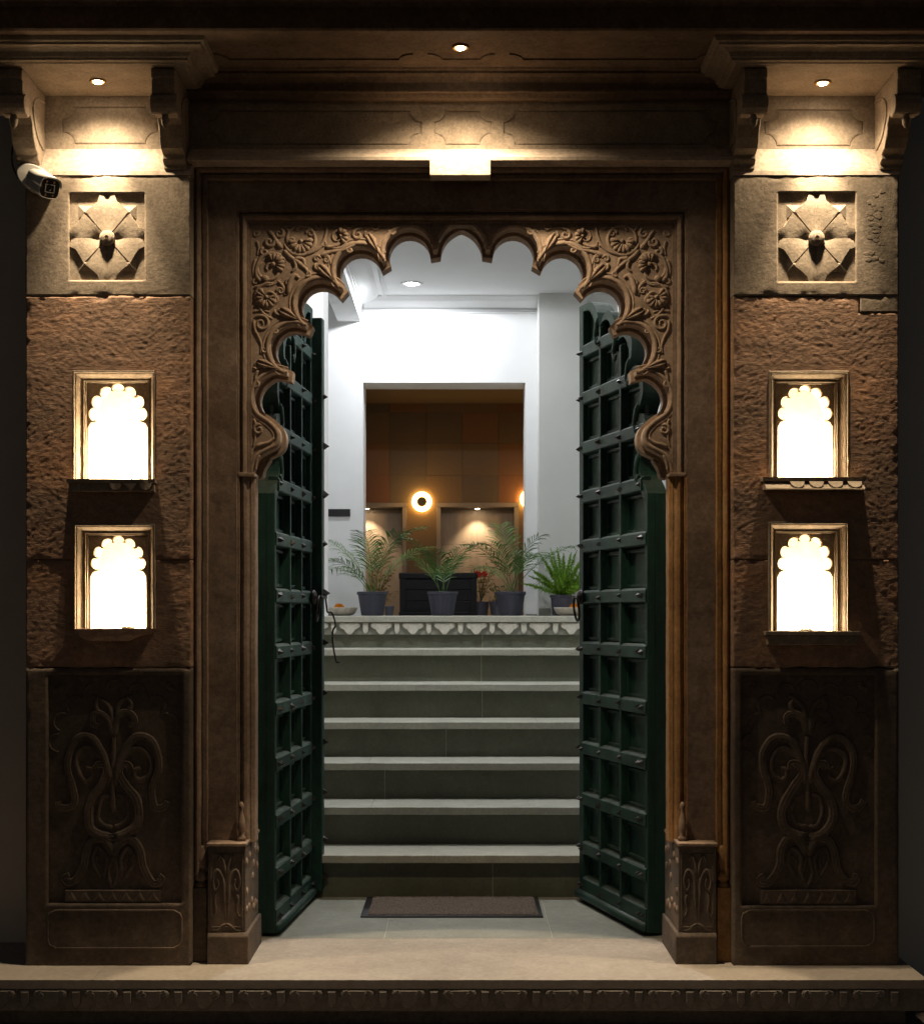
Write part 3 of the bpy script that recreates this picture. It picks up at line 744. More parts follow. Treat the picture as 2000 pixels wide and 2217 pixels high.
def pspiral(cxp, czp, rp, turns, a0, dirn, s_, r0=0.006, r1=0.003, name='carved_scroll', r1f=0.15):
    sp = spiral(0, 0, rp, turns, R(a0), dirn, 30, r1f)
    pts = [(cxp+p[0], czp-p[1]) for p in sp]
    pp = mir(pts, s_)
    return MB().relief(pp, taper(len(pp)-1, r0*1.1, r1*1.1, 0.05), DA+0.001, 1.05, 8).build(name, M['arch'], ar, smooth=True)
for s_ in (-1, 1):
    # medallion A (upper left), vine running round it
    pspiral(585, 582, 38, 1.55, 20, 1, s_, 0.0075, 0.005)
    fan(592, 572, 25, -35, 110, 7, s_); carve([(568, 612), (556, 598), (556, 578), (566, 568)], 0.010, 0.007, s_, 'carved_leaf')
    MB().ball((mir([(574, 603)], s_)[0][0], DA, mir([(574, 603)], s_)[0][1]), 0.016, 0.014, 0.014).build('carved_boss', M['arch'], ar, smooth=True)
    # medallion B
    pspiral(580, 644, 33, 1.45, 60, 1, s_, 0.007, 0.0045)
    fan(577, 643, 24, 130, 330, 8, s_); pspiral(594, 650, 11, 1.2, 180, -1, s_, 0.006, 0.004)
    # fan C under the cornice
    pspiral(650, 518, 36, 1.2, 190, 1, s_, 0.0075, 0.005, r1f=0.75)
    fan(651, 522, 27, 185, 365, 8, s_); pspiral(672, 505, 9, 1.3, 200, -1, s_, 0.006, 0.004); pspiral(630, 522, 8, 1.3, 0, 1, s_, 0.006, 0.004)
    # medallion D
    pspiral(731, 514, 26, 1.3, 220, 1, s_, 0.006, 0.004); fan(737, 511, 18, -60, 90, 5, s_)
    carve([(703, 533), (718, 534), (735, 528), (748, 518)], 0.009, 0.005, s_, 'carved_leaf'); pspiral(703, 527, 6, 1.2, 270, -1, s_, 0.005, 0.003)
    # small rosette and spirals between
    pspiral(774, 508, 11, 1.3, 90, 1, s_, 0.007, 0.005)
    carve([(690, 555), (716, 545), (745, 540), (768, 528)], 0.009, 0.006, s_)
    carve([(613, 535), (640, 548), (668, 548), (692, 535), (704, 512), (708, 490)], 0.008, 0.006, s_)
    carve([(612, 538), (600, 525), (590, 508), (582, 498)], 0.011, 0.006, s_, 'carved_leaf')
    pspiral(583, 523, 12, 1.2, 30, -1, s_, 0.008, 0.005); pspiral(573, 545, 10, 1.2, 90, 1, s_, 0.007, 0.004)
    carve([(556, 520), (560, 535), (557, 552)], 0.007, 0.004, s_, 'carved_leaf'); pspiral(604, 505, 11, 1.2, 90, -1, s_, 0.007, 0.004)
    carve([(614, 540), (624, 552), (634, 560), (644, 566)], 0.010, 0.009, s_)
    for q in ((655, 560, 660, 575), (640, 578, 632, 588), (660, 580, 668, 592)):
        carve([(636, 560), (q[0], q[1]), (q[2], q[3])], 0.010, 0.005, s_, 'carved_leaf')
    # leaves rooted at the cusp tips
    leafshape((818, 545), (796, 506), 0.017, s_); leafshape((722, 607), (689, 573), 0.018, s_)
    leafshape((645, 691), (605, 669), 0.018, s_); leafshape((600, 797), (556, 782), 0.016, s_)
    leafshape((938, 520), (932, 486), 0.012, s_, 0.009)
    pspiral(690, 577, 9, 1.3, 120, 1, s_, 0.007, 0.004); pspiral(604, 674, 9, 1.3, 150, 1, s_, 0.007, 0.004); pspiral(556, 790, 9, 1.3, 200, 1, s_, 0.006, 0.004); pspiral(797, 508, 8, 1.3, 100, 1, s_, 0.006, 0.004)
    pspiral(686, 560, 8, 1.2, 0, 1, s_, 0.006, 0.004)
    carve([(622, 640), (628, 610), (638, 596), (648, 602)], 0.012, 0.007, s_, 'carved_leaf')
    for (fx_, fz_, fr_, fa_, fd_) in ((626, 612, 9, 40, 1), (706, 562, 8, 150, -1), (757, 541, 7, 90, 1), (607, 630, 8, 200, -1), (597, 716, 8, 30, 1), (572, 757, 8, 80, -1), (553, 610, 7, 0, 1), (554, 505, 7, 60, -1), (628, 492, 9, 100, 1), (690, 488, 8, 30, -1), (756, 486, 9, 140, 1), (812, 490, 9, 60, -1), (850, 500, 8, 140, 1), (553, 832, 8, 90, -1), (667, 592, 7, 200, 1)):
        pspiral(fx_, fz_, fr_, 1.4, fa_, fd_, s_, 0.0055, 0.0035)
    for q in (((700, 545), (712, 558), (716, 572)), ((600, 606), (614, 622), (616, 640)), ((560, 664), (572, 680), (590, 690)), ((765, 500), (785, 492), (806, 494)), ((640, 500), (650, 488), (668, 486)), ((560, 800), (553, 815), (555, 828)), ((840, 485), (856, 488), (868, 482)), ((555, 560), (548, 580), (549, 598))):
        carve(list(q), 0.008, 0.004, s_, 'carved_leaf')
    # lower vine
    pspiral(566, 700, 19, 1.5, 150, -1, s_, 0.007, 0.004); carve([(550, 690), (551, 712), (560, 730), (566, 748), (564, 765)], 0.008, 0.004, s_)
    carve([(548, 676), (565, 671), (584, 676)], 0.006, 0.004, s_); carve([(548, 624), (566, 617), (590, 616), (608, 604)], 0.007, 0.004, s_)
    # foot of the arch
    pspiral(560, 930, 12, 1.4, 60, 1, s_, 0.007, 0.004); carve([(552, 968), (566, 962), (582, 958), (594, 948)], 0.009, 0.006, s_, 'carved_leaf')
    carve([(563, 984), (556, 998), (553, 1018)], 0.007, 0.005, s_, 'carved_leaf'); carve([(549, 905), (553, 920), (552, 950), (548, 965)], 0.006, 0.004, s_)
# brackets of stone hanging below the arch foot
for s_ in (-1, 1):
    xa = X(546, DA) if s_ < 0 else 2*AX-X(546, DA); xb2 = X(580, DA) if s_ < 0 else 2*AX-X(580, DA)
    a_, b_ = min(xa, xb2), max(xa, xb2)
    pts = smooth_path([(xa, zft+0.03), (xa, zft-0.012), (xa+(xb2-xa)*0.45, zft-0.008), (xa+(xb2-xa)*0.6, zft+0.02), (xb2, zft+0.06)], 4)
    MB().prism([tuple(p) for p in pts], DA+0.078, DA+0.149).build('arch_foot', M['arch'], gw, bevel=0.003)

# ================================================================== PIERS
def grid_block(xs_rng, z_rng, y, step, holes, fn, depth=0.06):
    x0, x1 = xs_rng; z0, z1 = z_rng
    def lines(a, b, cuts):
        cs = sorted(set([a, b]+[c for c in cuts if a < c < b])); out = []
        for p, q in zip(cs[:-1], cs[1:]):
            n = max(1, round((q-p)/step)); out += [p+(q-p)*i/n for i in range(n)]
        return out+[b]
    xs = lines(x0, x1, [c for h in holes for c in h[:2]]); zs = lines(z0, z1, [c for h in holes for c in h[2:]])
    idx = {}; vs_ = []; fs_ = []
    def inside(xm, zm): return any(h[0] < xm < h[1] and h[2] < zm < h[3] for h in holes)
    def vid(i, j):
        if (i, j) not in idx:
            x, z = xs[i], zs[j]
            e = min(x-x0, x1-x, z-z0, z1-z)
            hd = min([max(h[0]-x, x-h[1], h[2]-z, z-h[3]) for h in holes] or [9])
            dx, dy, dz = fn(x, z, e, hd)
            idx[(i, j)] = len(vs_); vs_.append(Vector((x+dx, y+dy, z+dz)))
        return idx[(i, j)]
    for i in range(len(xs)-1):
        for j in range(len(zs)-1):
            if not inside((xs[i]+xs[i+1])/2, (zs[j]+zs[j+1])/2):
                fs_.append((vid(i, j), vid(i+1, j), vid(i+1, j+1), vid(i, j+1)))
    cnt = {}
    for f in fs_:
        for a, b in zip(f, f[1:]+f[:1]): cnt[(a, b)] = 1
    bidx = {}
    for (a, b) in list(cnt):
        if (b, a) not in cnt:
            for q in (a, b):
                if q not in bidx:
                    bidx[q] = len(vs_); p = vs_[q]; vs_.append(Vector((p.x, y+depth, p.z)))
            fs_.append((b, a, bidx[a], bidx[b]))
    m_ = MB(); m_.v = vs_; m_.f = fs_; return m_
def chip(x, z, e, seed, amt):
    if e > 0.02: return 0.0
    k = max(0, fbm(x*14+seed, z*14, seed, 3)+0.05)
    return amt*k*(1-e/0.02)
def fn_smooth(seed):
    def f(x, z, e, hd):
        d = 0.00035*fbm(x*60, z*60, seed, 3)+0.0003*fbm(x*9, z*9, seed, 2)+chip(x, z, e, seed, 0.006)
        return (0, d, 0.004*noise.noise(Vector((x*16, 3, seed))) if e < 1e-6 else 0)
    return f
def fn_rough(seed, amp=0.0015, slant=0.6):
    def f(x, z, e, hd):
        if hd < 0.004: return (0, 0.001*noise.noise(Vector((x*60, z*60, seed))), 0)
        a = slant*(1 if (int(x*7+seed*3)+int(z*5)) % 2 else -1)
        u = x*math.cos(a)-z*math.sin(a); v = x*math.sin(a)+z*math.cos(a)
        big = fbm(x*9, z*9, seed, 3); mid_ = fbm(u*38, v*85, seed+3, 4); fine_ = fbm(x*95, z*95, seed, 3)
        k = min(1, max(0, (hd-0.004)/0.03))
        d = -(amp*0.55*big+amp*0.6*mid_+amp*0.35*fine_)*(0.3+0.7*k)+chip(x, z, e, seed, 0.007)
        jz = 0.006*noise.noise(Vector((x*14, seed, round(z, 2)))) if e < 1e-6 and abs(z-1.49) > 0.01 else 0
        return (0, d, jz)
    return f

def cusp_niche_poly(cx, hw, z0, zs_, za, n=7):
    """multifoil niche outline: jambs to zs_, foils up to za. returns list from left bottom to right bottom"""
    pts = [(cx-hw, z0), (cx-hw, zs_), ]
    # little shoulder then foils
    sh = [(cx-hw+0.010, zs_+0.018), (cx-hw+0.024, zs_+0.03)]
    pts += sh
    # foil centres on an arch
    hwf = hw*0.90; hz = za-zs_-0.03; cz_ = zs_+0.05
    fo = []
    for i in range(n):
        a = math.pi-(math.pi*(i+0.0)/(n-1))
        ex, ez = hwf*math.cos(a), (za-cz_)*math.sin(a)
        fo.append((cx+ex*0.84, cz_+ez*0.86))
    r = 0.0245*hw/0.105
    out = []
    for i, (x, z) in enumerate(fo):
        a = math.atan2(z-cz_+0.004, x-cx)
        for k in range(-4, 5):
            b = a-k*R(24)*1.0
            out.append((x+r*math.cos(a+R(24)*(-k)), z+r*math.sin(a+R(24)*(-k))))
    # arcs run left to right: k from -4 gives angles larger first (anticlockwise side = left)
    pts += out
    pts += [(2*cx-p[0], p[1]) for p in reversed(sh)]
    pts += [(cx+hw, zs_), (cx+hw, z0)]
    return pts

def sweep_rect(x0, x1, z0, z1, prof, skip_bottom=True, n=24):
    """frame lining: profile (inset, y) going inward round left, top, right"""
    m_ = MB(); q = len(prof)
    loop = []
    def ring(wd): return [(x0+wd, z0), (x0+wd, z1-wd), (x1-wd, z1-wd), (x1-wd, z0)]
    rings = [ring(wd) for wd, _ in prof]
    vs_ = []; fs_ = []
    segs = []
    for s in range(3):
        for j in range(n+(s == 2)):
            segs.append((s, j/n))
    for (s, t) in segs:
        for i, (wd, y) in enumerate(prof):
            a, b = rings[i][s], rings[i][s+1]
            vs_.append((a[0]+(b[0]-a[0])*t, y, a[1]+(b[1]-a[1])*t))
    for j in range(len(segs)-1):
        for i in range(q-1): fs_.append((j*q+i, j*q+i+1, (j+1)*q+i+1, (j+1)*q+i))
    return m_.add(vs_, fs_)

def relief_list(parent, mat_, y, cx, zc0, u, items, name='carved_scroll'):
    """items: (kind, pts in motif units (x right, z up), r0, r1), mirrored about cx"""
    for kind, pts, r0, r1 in items:
        for s_ in ((-1, 1) if kind != 'c' else (1,)):
            rj_ = random.Random(int(cx*1000)+int(pts[0][0]*7)+s_)
            pp = [(cx+s_*(p[0]+rj_.uniform(-5, 5))*u, zc0+(p[1]+rj_.uniform(-5, 5))*u) for p in pts]
            pp = [tuple(p) for p in smooth_path(pp, 6)]
            if r0 >= 16:
                for sg in (-1, 1):
                    q_ = offset([Vector(p) for p in pp], sg*r0*u*0.75)
                    MB().relief([tuple(p) for p in q_], taper(len(pp)-1, r0*u*0.30, r1*u*0.28, 0.06), y-r0*u*0.42, 0.8, 6).build('carved_vein', mat_, parent, smooth=True)
            MB().relief(pp, taper(len(pp)-1, r0*u*1.45, r1*u*1.4, 0.06), y, 0.55, 8).build(name, mat_, parent, smooth=True)
# motif in photo pixels of the right panel zoom (x from axis, z up from base line)
vase = [('m', [(0, 300), (60, 303), (118, 345), (140, 420), (120, 500), (70, 570), (35, 640), (48, 690), (85, 690), (92, 662)], 22, 14),
        ('m', [(0, 352), (45, 358), (78, 400), (80, 460), (60, 510), (20, 525)], 9, 8),
        ('c', [(0, 430), (0, 560), (-2, 700), (0, 850)], 14, 10),
        ('m', [(10, 560), (25, 660), (70, 780), (130, 835), (195, 825), (240, 760), (245, 670), (215, 570), (210, 500), (235, 455), (285, 460), (298, 490)], 18, 14),
        ('m', [(40, 690), (100, 770), (160, 775), (200, 720), (190, 640), (150, 600), (115, 620), (118, 660), (145, 670)], 12, 9),
        ('m', [(0, 840), (25, 930), (65, 970), (110, 955), (112, 910), (82, 900)], 16, 11),
        ('m', [(5, 860), (20, 990), (60, 1040), (95, 1030)], 12, 8),
        ('m', [(70, 960), (95, 1010), (80, 1050), (105, 1060)], 12, 9),
        ('m', [(2, 190), (20, 240), (60, 285), (110, 280), (145, 220), (160, 130), (200, 60), (245, 45), (262, 70), (240, 85)], 20, 13),
        ('m', [(45, 90), (40, 190), (75, 235), (108, 210), (105, 150), (70, 80)], 10, 8),
        ('m', [(72, 120), (68, 170), (80, 195), (92, 170), (74, 118)], 6, 5),
        ('m', [(0, 200), (28, 100), (0, 20)], 8, 8)]

def make_pier(side):
    s_ = -1 if side == 'L' else 1
    if side == 'L':
        x0, x1 = X(55, DP), X(413, DP)
        nm = 'stone_pier'; lab = 'sandstone pier with lit niches and a white security camera fixed near its top'
    else:
        x0, x1 = X(1587, DP), X(1946, DP)
        nm = 'stone_pier'; lab = 'sandstone pier with lit niches and a flaked patch beside its rosette'
    pr = thing(nm, ((x0+x1)/2, DP+0.1, 0), lab, 'pier')
    sd = 3.0 if side == 'L' else 11.0
    def px(p): return X(p, DP)
    def pz(p): return Z(p, DP)
    cxp = 234 if side == 'L' else 1767
    # heights of the joints
    zt_, zj1, zj2, zj3 = pz(379), pz(640), pz(1212), pz(1446)
    ros = (150, 313, 418, 606) if side == 'L' else (1684, 1852, 416, 609)
    n1 = (158, 335, 803, 1040) if side == 'L' else (1666, 1837, 804, 1036)
    n2 = (160, 335, 1135, 1362) if side == 'L' else (1665, 1837, 1131, 1367)
    def hole(n): return (px(n[0]), px(n[1]), pz(n[3]), pz(n[2]))
    # core behind
    xc0, xc1 = x0+0.006, x1-0.006
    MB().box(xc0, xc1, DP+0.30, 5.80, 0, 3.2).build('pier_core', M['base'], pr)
    # smooth block with rosette
    hR = hole(ros)
    if side == 'L':
        grid_block((x0, x1), (zj1, zt_), DP, 0.007, [hR], fn_smooth(sd), 0.29).build('dressed_block', M['smooth'], pr, smooth=True, recalc=False)
        grid_block((x0+0.002, x1-0.001), (zj2+0.0012, zj1-0.004), DP, 0.0048, [hole(n1), hole(n2)], fn_rough(sd), 0.29).build('hewn_block', M['rough'], pr, smooth=True, recalc=False)
    else:
        # dressed stone stepping down at the outer edge
        xs = px(1862); zs2 = pz(676)
        grid_block((x0, x1), (zj1, zt_), DP, 0.007, [hR], fn_smooth(sd), 0.29).build('dressed_block', M['smooth'], pr, smooth=True, recalc=False)
        grid_block((xs, x1), (zs2, zj1-0.001), DP+0.001, 0.007, [], fn_smooth(sd+2), 0.29).build('dressed_block', M['smooth'], pr, smooth=True, recalc=False)
        grid_block((x0+0.001, x1-0.002), (zj2+0.0012, zj1-0.004), DP+0.002, 0.0048, [hole(n1), hole(n2), (xs-0.004, 9, zs2-0.004, 9)], fn_rough(sd, 0.0015, 0.5), 0.29).build('hewn_block', M['rough'], pr, smooth=True, recalc=False)
        # flaked patch
        fl = MB(); rr = random.Random(3)
        for k in range(46):
            a = rr.uniform(0, 6.28); xx_ = px(1892)+rr.gauss(0, 0.016); zz_ = pz(490)+rr.uniform(-0.125, 0.13)
            pts = [(xx_+rr.uniform(0.5, 1)*0.016*math.cos(a+i*1.05), zz_+rr.uniform(0.4, 1)*0.010*math.sin(a+i*1.05)) for i in range(6)]
            fl.pillow(pts, DP, rr.uniform(0.0004, 0.0011), 0.85)
        tag(fl.build('flaked_patch', M['smooth'], pr, smooth=False), kind='stuff')
    grid_block((x0+0.001, x1-0.001), (zj3+0.0015, zj2-0.0012), DP+0.003, 0.0055, [hole(n2)], fn_rough(sd+5, 0.0015, 0.4), 0.29).build('hewn_block', M['rough'], pr, smooth=True, recalc=False)
    # carved base block
    pan = (103, 393, 1462, 1957) if side == 'L' else (1606, 1895, 1462, 1962)
    pan2 = (103, 393, 1972, 2054) if side == 'L' else (1606, 1893, 1972, 2050)
    hp = hole(pan)
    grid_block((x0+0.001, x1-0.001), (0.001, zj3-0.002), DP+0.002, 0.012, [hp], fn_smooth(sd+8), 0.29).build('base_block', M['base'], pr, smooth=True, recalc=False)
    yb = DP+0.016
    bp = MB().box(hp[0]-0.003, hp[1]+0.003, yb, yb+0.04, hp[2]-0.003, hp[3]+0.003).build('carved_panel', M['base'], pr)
    cx = X(245 if side == 'L' else 1749, yb); zb = Z(1948, yb); u = 0.4049*yb/F*0.985
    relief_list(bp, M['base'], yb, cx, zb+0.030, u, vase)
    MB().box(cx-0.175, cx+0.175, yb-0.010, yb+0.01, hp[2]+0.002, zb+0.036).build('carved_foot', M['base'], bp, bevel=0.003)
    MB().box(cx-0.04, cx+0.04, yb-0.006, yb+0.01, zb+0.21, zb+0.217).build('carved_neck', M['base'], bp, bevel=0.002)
    tr_ = MB()
    for k in range(7):
        xk = cx-0.15+0.05*k
        MB().pillow([(xk-0.02, hp[2]+0.010), (xk+0.02, hp[2]+0.010), (xk, zb+0.030)], yb-0.010, 0.004).build('carved_triangle', M['base'], bp)
    # shallow foiled outline on the panel
    zc_ = hp[3]-0.05; w_ = (hp[1]-hp[0])/2; mx = (hp[0]+hp[1])/2
    for k in range(9):
        a = math.pi*(1-k/8); ax_, az_ = mx+0.86*w_*math.cos(a), zc_-0.20+0.20*math.sin(a)
        aa = [(ax_+0.033*math.cos(a+R(t)), az_+0.033*math.sin(a+R(t))) for t in range(-95, 96, 19)]
        MB().relief(aa, 0.004, yb, 0.8, 6).build('carved_foil', M['base'], bp, smooth=True)
    for m2 in (-1, 1):
        fx_, fz_ = mx+m2*(w_-0.03), hp[3]-0.03
        for k in range(5):
            a = R(180+22*k) if m2 > 0 else R(360-22*k)
            MB().ball((fx_+0.02*math.cos(a), yb, fz_+0.02*math.sin(a)), 0.011, 0.005, 0.006, 8, 5, Matrix.Rotation(-a, 3, 'Y')).build('carved_petal', M['base'], bp, smooth=True)
    # oblong panel below, outlined by a sunk bead
    q0, q1, q2, q3 = hole(pan2); rr_ = 0.03
    pts = [(q0+rr_, q2), (q1-rr_, q2), (q1-0.006, q2+0.012), (q1, q2+rr_), (q1, q3-rr_), (q1-0.006, q3-0.012), (q1-rr_, q3), (q0+rr_, q3), (q0+0.006, q3-0.012), (q0, q3-rr_), (q0, q2+rr_), (q0+0.006, q2+0.012), (q0+rr_, q2)]
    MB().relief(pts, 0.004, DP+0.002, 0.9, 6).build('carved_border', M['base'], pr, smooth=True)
    # rosette
    rb = MB().box(hR[0]-0.004, hR[1]+0.004, DP+0.0093, DP+0.06, hR[2]-0.004, hR[3]+0.004).build('rosette', M['smooth'], pr)
    rc = Vector(((hR[0]+hR[1])/2, (hR[2]+hR[3])/2-0.004)); hw, hh = (hR[1]-hR[0])/2, (hR[3]-hR[2])/2
    yr = DP+0.0098
    def petal(ang, su, sv):
        m2 = MB(); ca, sa = math.cos(ang), math.sin(ang)
        def tp(a, b, h):   # a across, b along the petal
            return (rc.x+(a*ca*su[0]-b*sa*sv[0]), yr-h, rc.y+(a*sa*su[1]+b*ca*sv[1]))
        for q in (-1, 1):
            # edge points: along, across, height
            ed = [(0.10, 0.12, 0.005), (0.26, 0.28, 0.008), (0.43, 0.455, 0.009), (0.57, 0.62, 0.0095), (0.40, 0.73, 0.009), (0.25, 0.85, 0.0085), (0.19, 1.02, 0.008)]
            ax = [(0.0, 0.10, -0.004), (0.0, 0.27, -0.002), (0.0, 0.45, 0.003), (0.0, 0.62, 0.006), (0.0, 0.75, 0.007), (0.0, 0.86, 0.006), (0.0, 0.93, 0.002)]
            mdp = [((e[0]+c[0])/2, (e[1]+c[1])/2, (e[2]*0.72+c[2]*0.28)+0.001) for e, c in zip(ed, ax)]
            vs_ = [tp(q*e[0], e[1], e[2]) for e in ed]+[tp(q*e[0], e[1], e[2]) for e in mdp]+[tp(0, e[1], e[2]) for e in ax]+[tp(q*(e[0]+0.015), e[1], -0.003) for e in ed]
            n_ = 7; fs_ = []
            for i in range(n_-1):
                fs_ += [(i, i+1, n_+i+1, n_+i), (n_+i, n_+i+1, 2*n_+i+1, 2*n_+i), (i, i+1, 3*n_+i+1, 3*n_+i)]
            fs_ += [(n_-1, 2*n_-1, 3*n_-1, 4*n_-1)]
            m2.add(vs_, fs_)
        return m2
    for k in range(4):
        if k % 2 == 0: su, sv = (hw, hh), (hw, hh)
        else: su, sv = (hw, hh), (hw, hh)
        petal(k*math.pi/2, su, sv).rough(0.0006, 40, k).build('petal', M['smooth'], rb, smooth='auto')
    for sx_ in (-1, 1):
        for sz_ in (-1, 1):
            a = Vector((rc.x+sx_*hw*0.84, rc.y+sz_*hh*0.82)); b = Vector((rc.x+sx_*hw*0.42, rc.y+sz_*hh*0.44))
            d = a-b; n_ = Vector((-d.y, d.x))
            p_ = [a, b+d*0.42+n_*0.55, b+n_*0.15, b-n_*0.15, b+d*0.42-n_*0.55]
            m2 = MB(); cen = b+d*0.4
            vs_ = [(q.x, yr+0.003, q.y) for q in p_]+[(cen.x, yr-0.011, cen.y)]
            m2.add(vs_, [(i, (i+1) % 5, 5) for i in range(5)]).build('leaf_tip', M['smooth'], rb)
    m2 = MB(); ring_ = [(0.20, 0.0), (0.21, 0.008), (0.20, 0.013), (0.13, 0.018), (0.055, 0.020), (0.05, 0.017), (0.0, 0.017)]
    vs_ = []; n_ = 16
    for r_, h_ in ring_:
        for k in range(n_):
            a = 2*math.pi*k/n_; vs_.append((rc.x+r_*hw*math.cos(a), yr-h_, rc.y+r_*hw*math.sin(a)))
    fs_ = [(i*n_+k, i*n_+(k+1) % n_, (i+1)*n_+(k+1) % n_, (i+1)*n_+k) for i in range(len(ring_)-1) for k in range(n_)]
    m2.add(vs_, fs_).build('boss', M['smooth'], rb)
    # niches
    for ni, nn in enumerate((n1, n2)):
        h_ = hole(nn); pxm = DP/F
        prf = [(-0.004, DP+0.004), (0.0, DP-0.003), (0.005, DP-0.003), (0.0055, DP+0.008), (0.009, DP+0.008), (0.013, DP+0.014), (0.020, DP+0.030), (0.028, DP+0.040), (0.0285, DP+0.036), (0.033, DP+0.036), (0.0335, DP+0.046), (0.038, DP+0.046), (0.0385, DP+0.062)]
        wide = 1.0
        if side == 'L' and ni == 0: prf = [(a*0.92, b) for a, b in prf]
        fr_ = sweep_rect(h_[0], h_[1], h_[2], h_[3], prf).rough(0.0012, 30, sd+ni)
        nf = fr_.build('niche_frame', M['smooth'], pr)
        wi = prf[-1][0]; ix0, ix1, iz1 = h_[0]+wi, h_[1]-wi, h_[3]-wi; cx_ = (ix0+ix1)/2
        hwn = (ix1-ix0)/2-(0.004 if not (side == 'L' and ni == 1) else 0.006)
        zspr = h_[2]+(h_[3]-h_[2])*0.50; zap = iz1-0.012
        poly = cusp_niche_poly(cx_, hwn, h_[2]-0.001, zspr, zap)
        full = [(ix0-0.003, h_[2]-0.001)]+poly+[(ix1+0.003, h_[2]-0.001), (ix1+0.003, iz1+0.003), (ix0-0.003, iz1+0.003)]
        MB().prism(full, DP+0.060, DP+0.082).build('niche_arch', M['smooth'], nf, bevel=0.002)
        # recess lined with limewash
        ca = MB(); a, b, c, d = ix0-0.006, ix1+0.006, h_[2], iz1+0.006; y0, y1 = DP+0.083, DP+0.235
        nA = 12
        pro = [(a, c), (a, c+(d-c)*0.72), (a+(b-a)*0.10, c+(d-c)*0.90), (a+(b-a)*0.28, d), (a+(b-a)*0.72, d), (a+(b-a)*0.90, c+(d-c)*0.90), (b, c+(d-c)*0.72), (b, c)]
        vs_ = [(x, y0, z) for x, z in pro]+[(x, y1, z) for x, z in pro]; n_ = len(pro)
        fs_ = [(i, i+1, n_+i+1, n_+i) for i in range(n_-1)]+[tuple(range(n_, 2*n_)), (0, n_, 2*n_-1, n_-1)]
        ca.add(vs_, fs_).build('niche_recess', M['niche'], nf, recalc=False)
        MB().box(h_[0]+0.001, h_[1]-0.001, DP+0.002, y1, h_[2]-0.02, h_[2]).build('niche_floor', M['smooth'], nf)
        # sill
        if ni == 0:
            sx0, sx1 = (px(150), px(340)) if side == 'L' else (px(1646), px(1867))
            th = 0.012; so = MB().box(sx0, sx1, DP-0.045, DP+0.02, h_[2]-th, h_[2]+0.001)
            n_ = 6
            so_ = MB()
            so = MB(); kx = 40
            vs_ = []; 
            for k in range(kx+1):
                x = sx0+(sx1-sx0)*k/kx; c_ = 0.010*max(0, fbm(x*12, sd, 1, 3)) if (side == 'L' or x < sx0+0.09) else 0
                for (yy, zz) in ((DP-0.045+c_, 0.001), (DP-0.043+c_, -th), (DP+0.02, -th), (DP+0.02, 0.001)): vs_.append((x, yy, h_[2]+zz))
            fs_ = [(k*4+i, k*4+(i+1) % 4, k*4+4+(i+1) % 4, k*4+4+i) for k in range(kx) for i in range(4)]+[(0, 1, 2, 3), (kx*4+3, kx*4+2, kx*4+1, kx*4)]
            sl = so.add(vs_, fs_).build('sill', M['smooth'], pr)
            lean = 0.034 if side == 'R' else 0.0
            MB().prismx([(DP-0.026, h_[2]-th-0.0005), (DP-0.028-lean, h_[2]-0.040), (DP-0.02-lean, h_[2]-0.043), (DP+0.02, h_[2]-0.043), (DP+0.02, h_[2]-th-0.0005)], sx0+0.008, sx1-0.006, 24).rough(0.002, 30).build('sill_apron', M['smooth'], sl)
            n_t = 5; t0 = sx0+(sx1-sx0)*(0.47 if side == 'L' else 0.24)
            for k in range(3 if side == 'L' else 4):
                wdt = (sx1-0.006-t0)/(3 if side == 'L' else 4); xa = t0+wdt*k; 
                if k % 2 == 0 or side == 'R': pts = [(xa+wdt*0.12+wdt*0.76*(0.5-0.5*math.cos(math.pi*i/6)), h_[2]-th-0.002-(0.024 if i not in (0, 6) else 0)*math.sin(math.pi*i/6)) for i in range(7)]
                else: pts = [(xa+wdt*0.05, h_[2]-th-0.002), (xa+wdt*0.5, h_[2]-th-0.028), (xa+wdt*0.95, h_[2]-th-0.002)]
                pts = list(reversed(pts))
                ms_ = MB().prism(pts, DP-0.043, DP-0.02)
                if side == 'R':
                    for p in ms_.v: p.y -= (h_[2]-th-p.z)*0.9
                ms_.build('sill_scallop', M['smooth'], sl)
        else:
            if side == 'L':
                sx0, sx1 = px(162), px(338)
                pts = [(sx0, h_[2]), (sx0+0.02, h_[2]-0.03), (sx0+0.06, h_[2]-0.045), (sx1-0.10, h_[2]-0.045), (sx1-0.05, h_[2]-0.022), (sx1-0.02, h_[2]-0.02), (sx1, h_[2])]
                MB().prism(list(reversed(pts)), DP-0.012, DP+0.02).rough(0.003, 25).build('sill', M['rough'], pr, bevel=0.004)
            else:
                sx0, sx1 = px(1653), px(1858)
                sl = MB().box(sx0, sx1, DP-0.030, DP+0.02, h_[2]-0.015, h_[2]+0.001).build('sill', M['smooth'], pr, bevel=0.003)
                MB().box(sx0+0.01, sx1-0.01, DP-0.016, DP+0.02, h_[2]-0.05, h_[2]-0.0155).build('sill_apron', M['smooth'], sl, bevel=0.004)
                for k in range(5):
                    wdt = (sx1-sx0)/5; xa = sx0+wdt*k
                    pts = [(xa+wdt*0.1+wdt*0.8*(0.5-0.5*math.cos(math.pi*i/6)), h_[2]-0.017-0.024*math.sin(math.pi*i/6)) for i in range(7)]
                    MB().prism(list(reversed(pts)), DP-0.026, DP-0.01).build('sill_scallop', M['smooth'], sl)
    # ---- shoulder, panel, corbels and canopy
    zc0, zc1 = zt_+0.001, Z(322, DPAN)
    m_ = MB().prismx([(DP-0.002, zc0), (DP+0.002, zc0+0.016), (DP+0.010, zc0+0.03), (DPAN, zc1), (5.7, zc1), (5.7, zc0)], x0-0.002, x1+0.002, 30).rough(0.0012, 20)
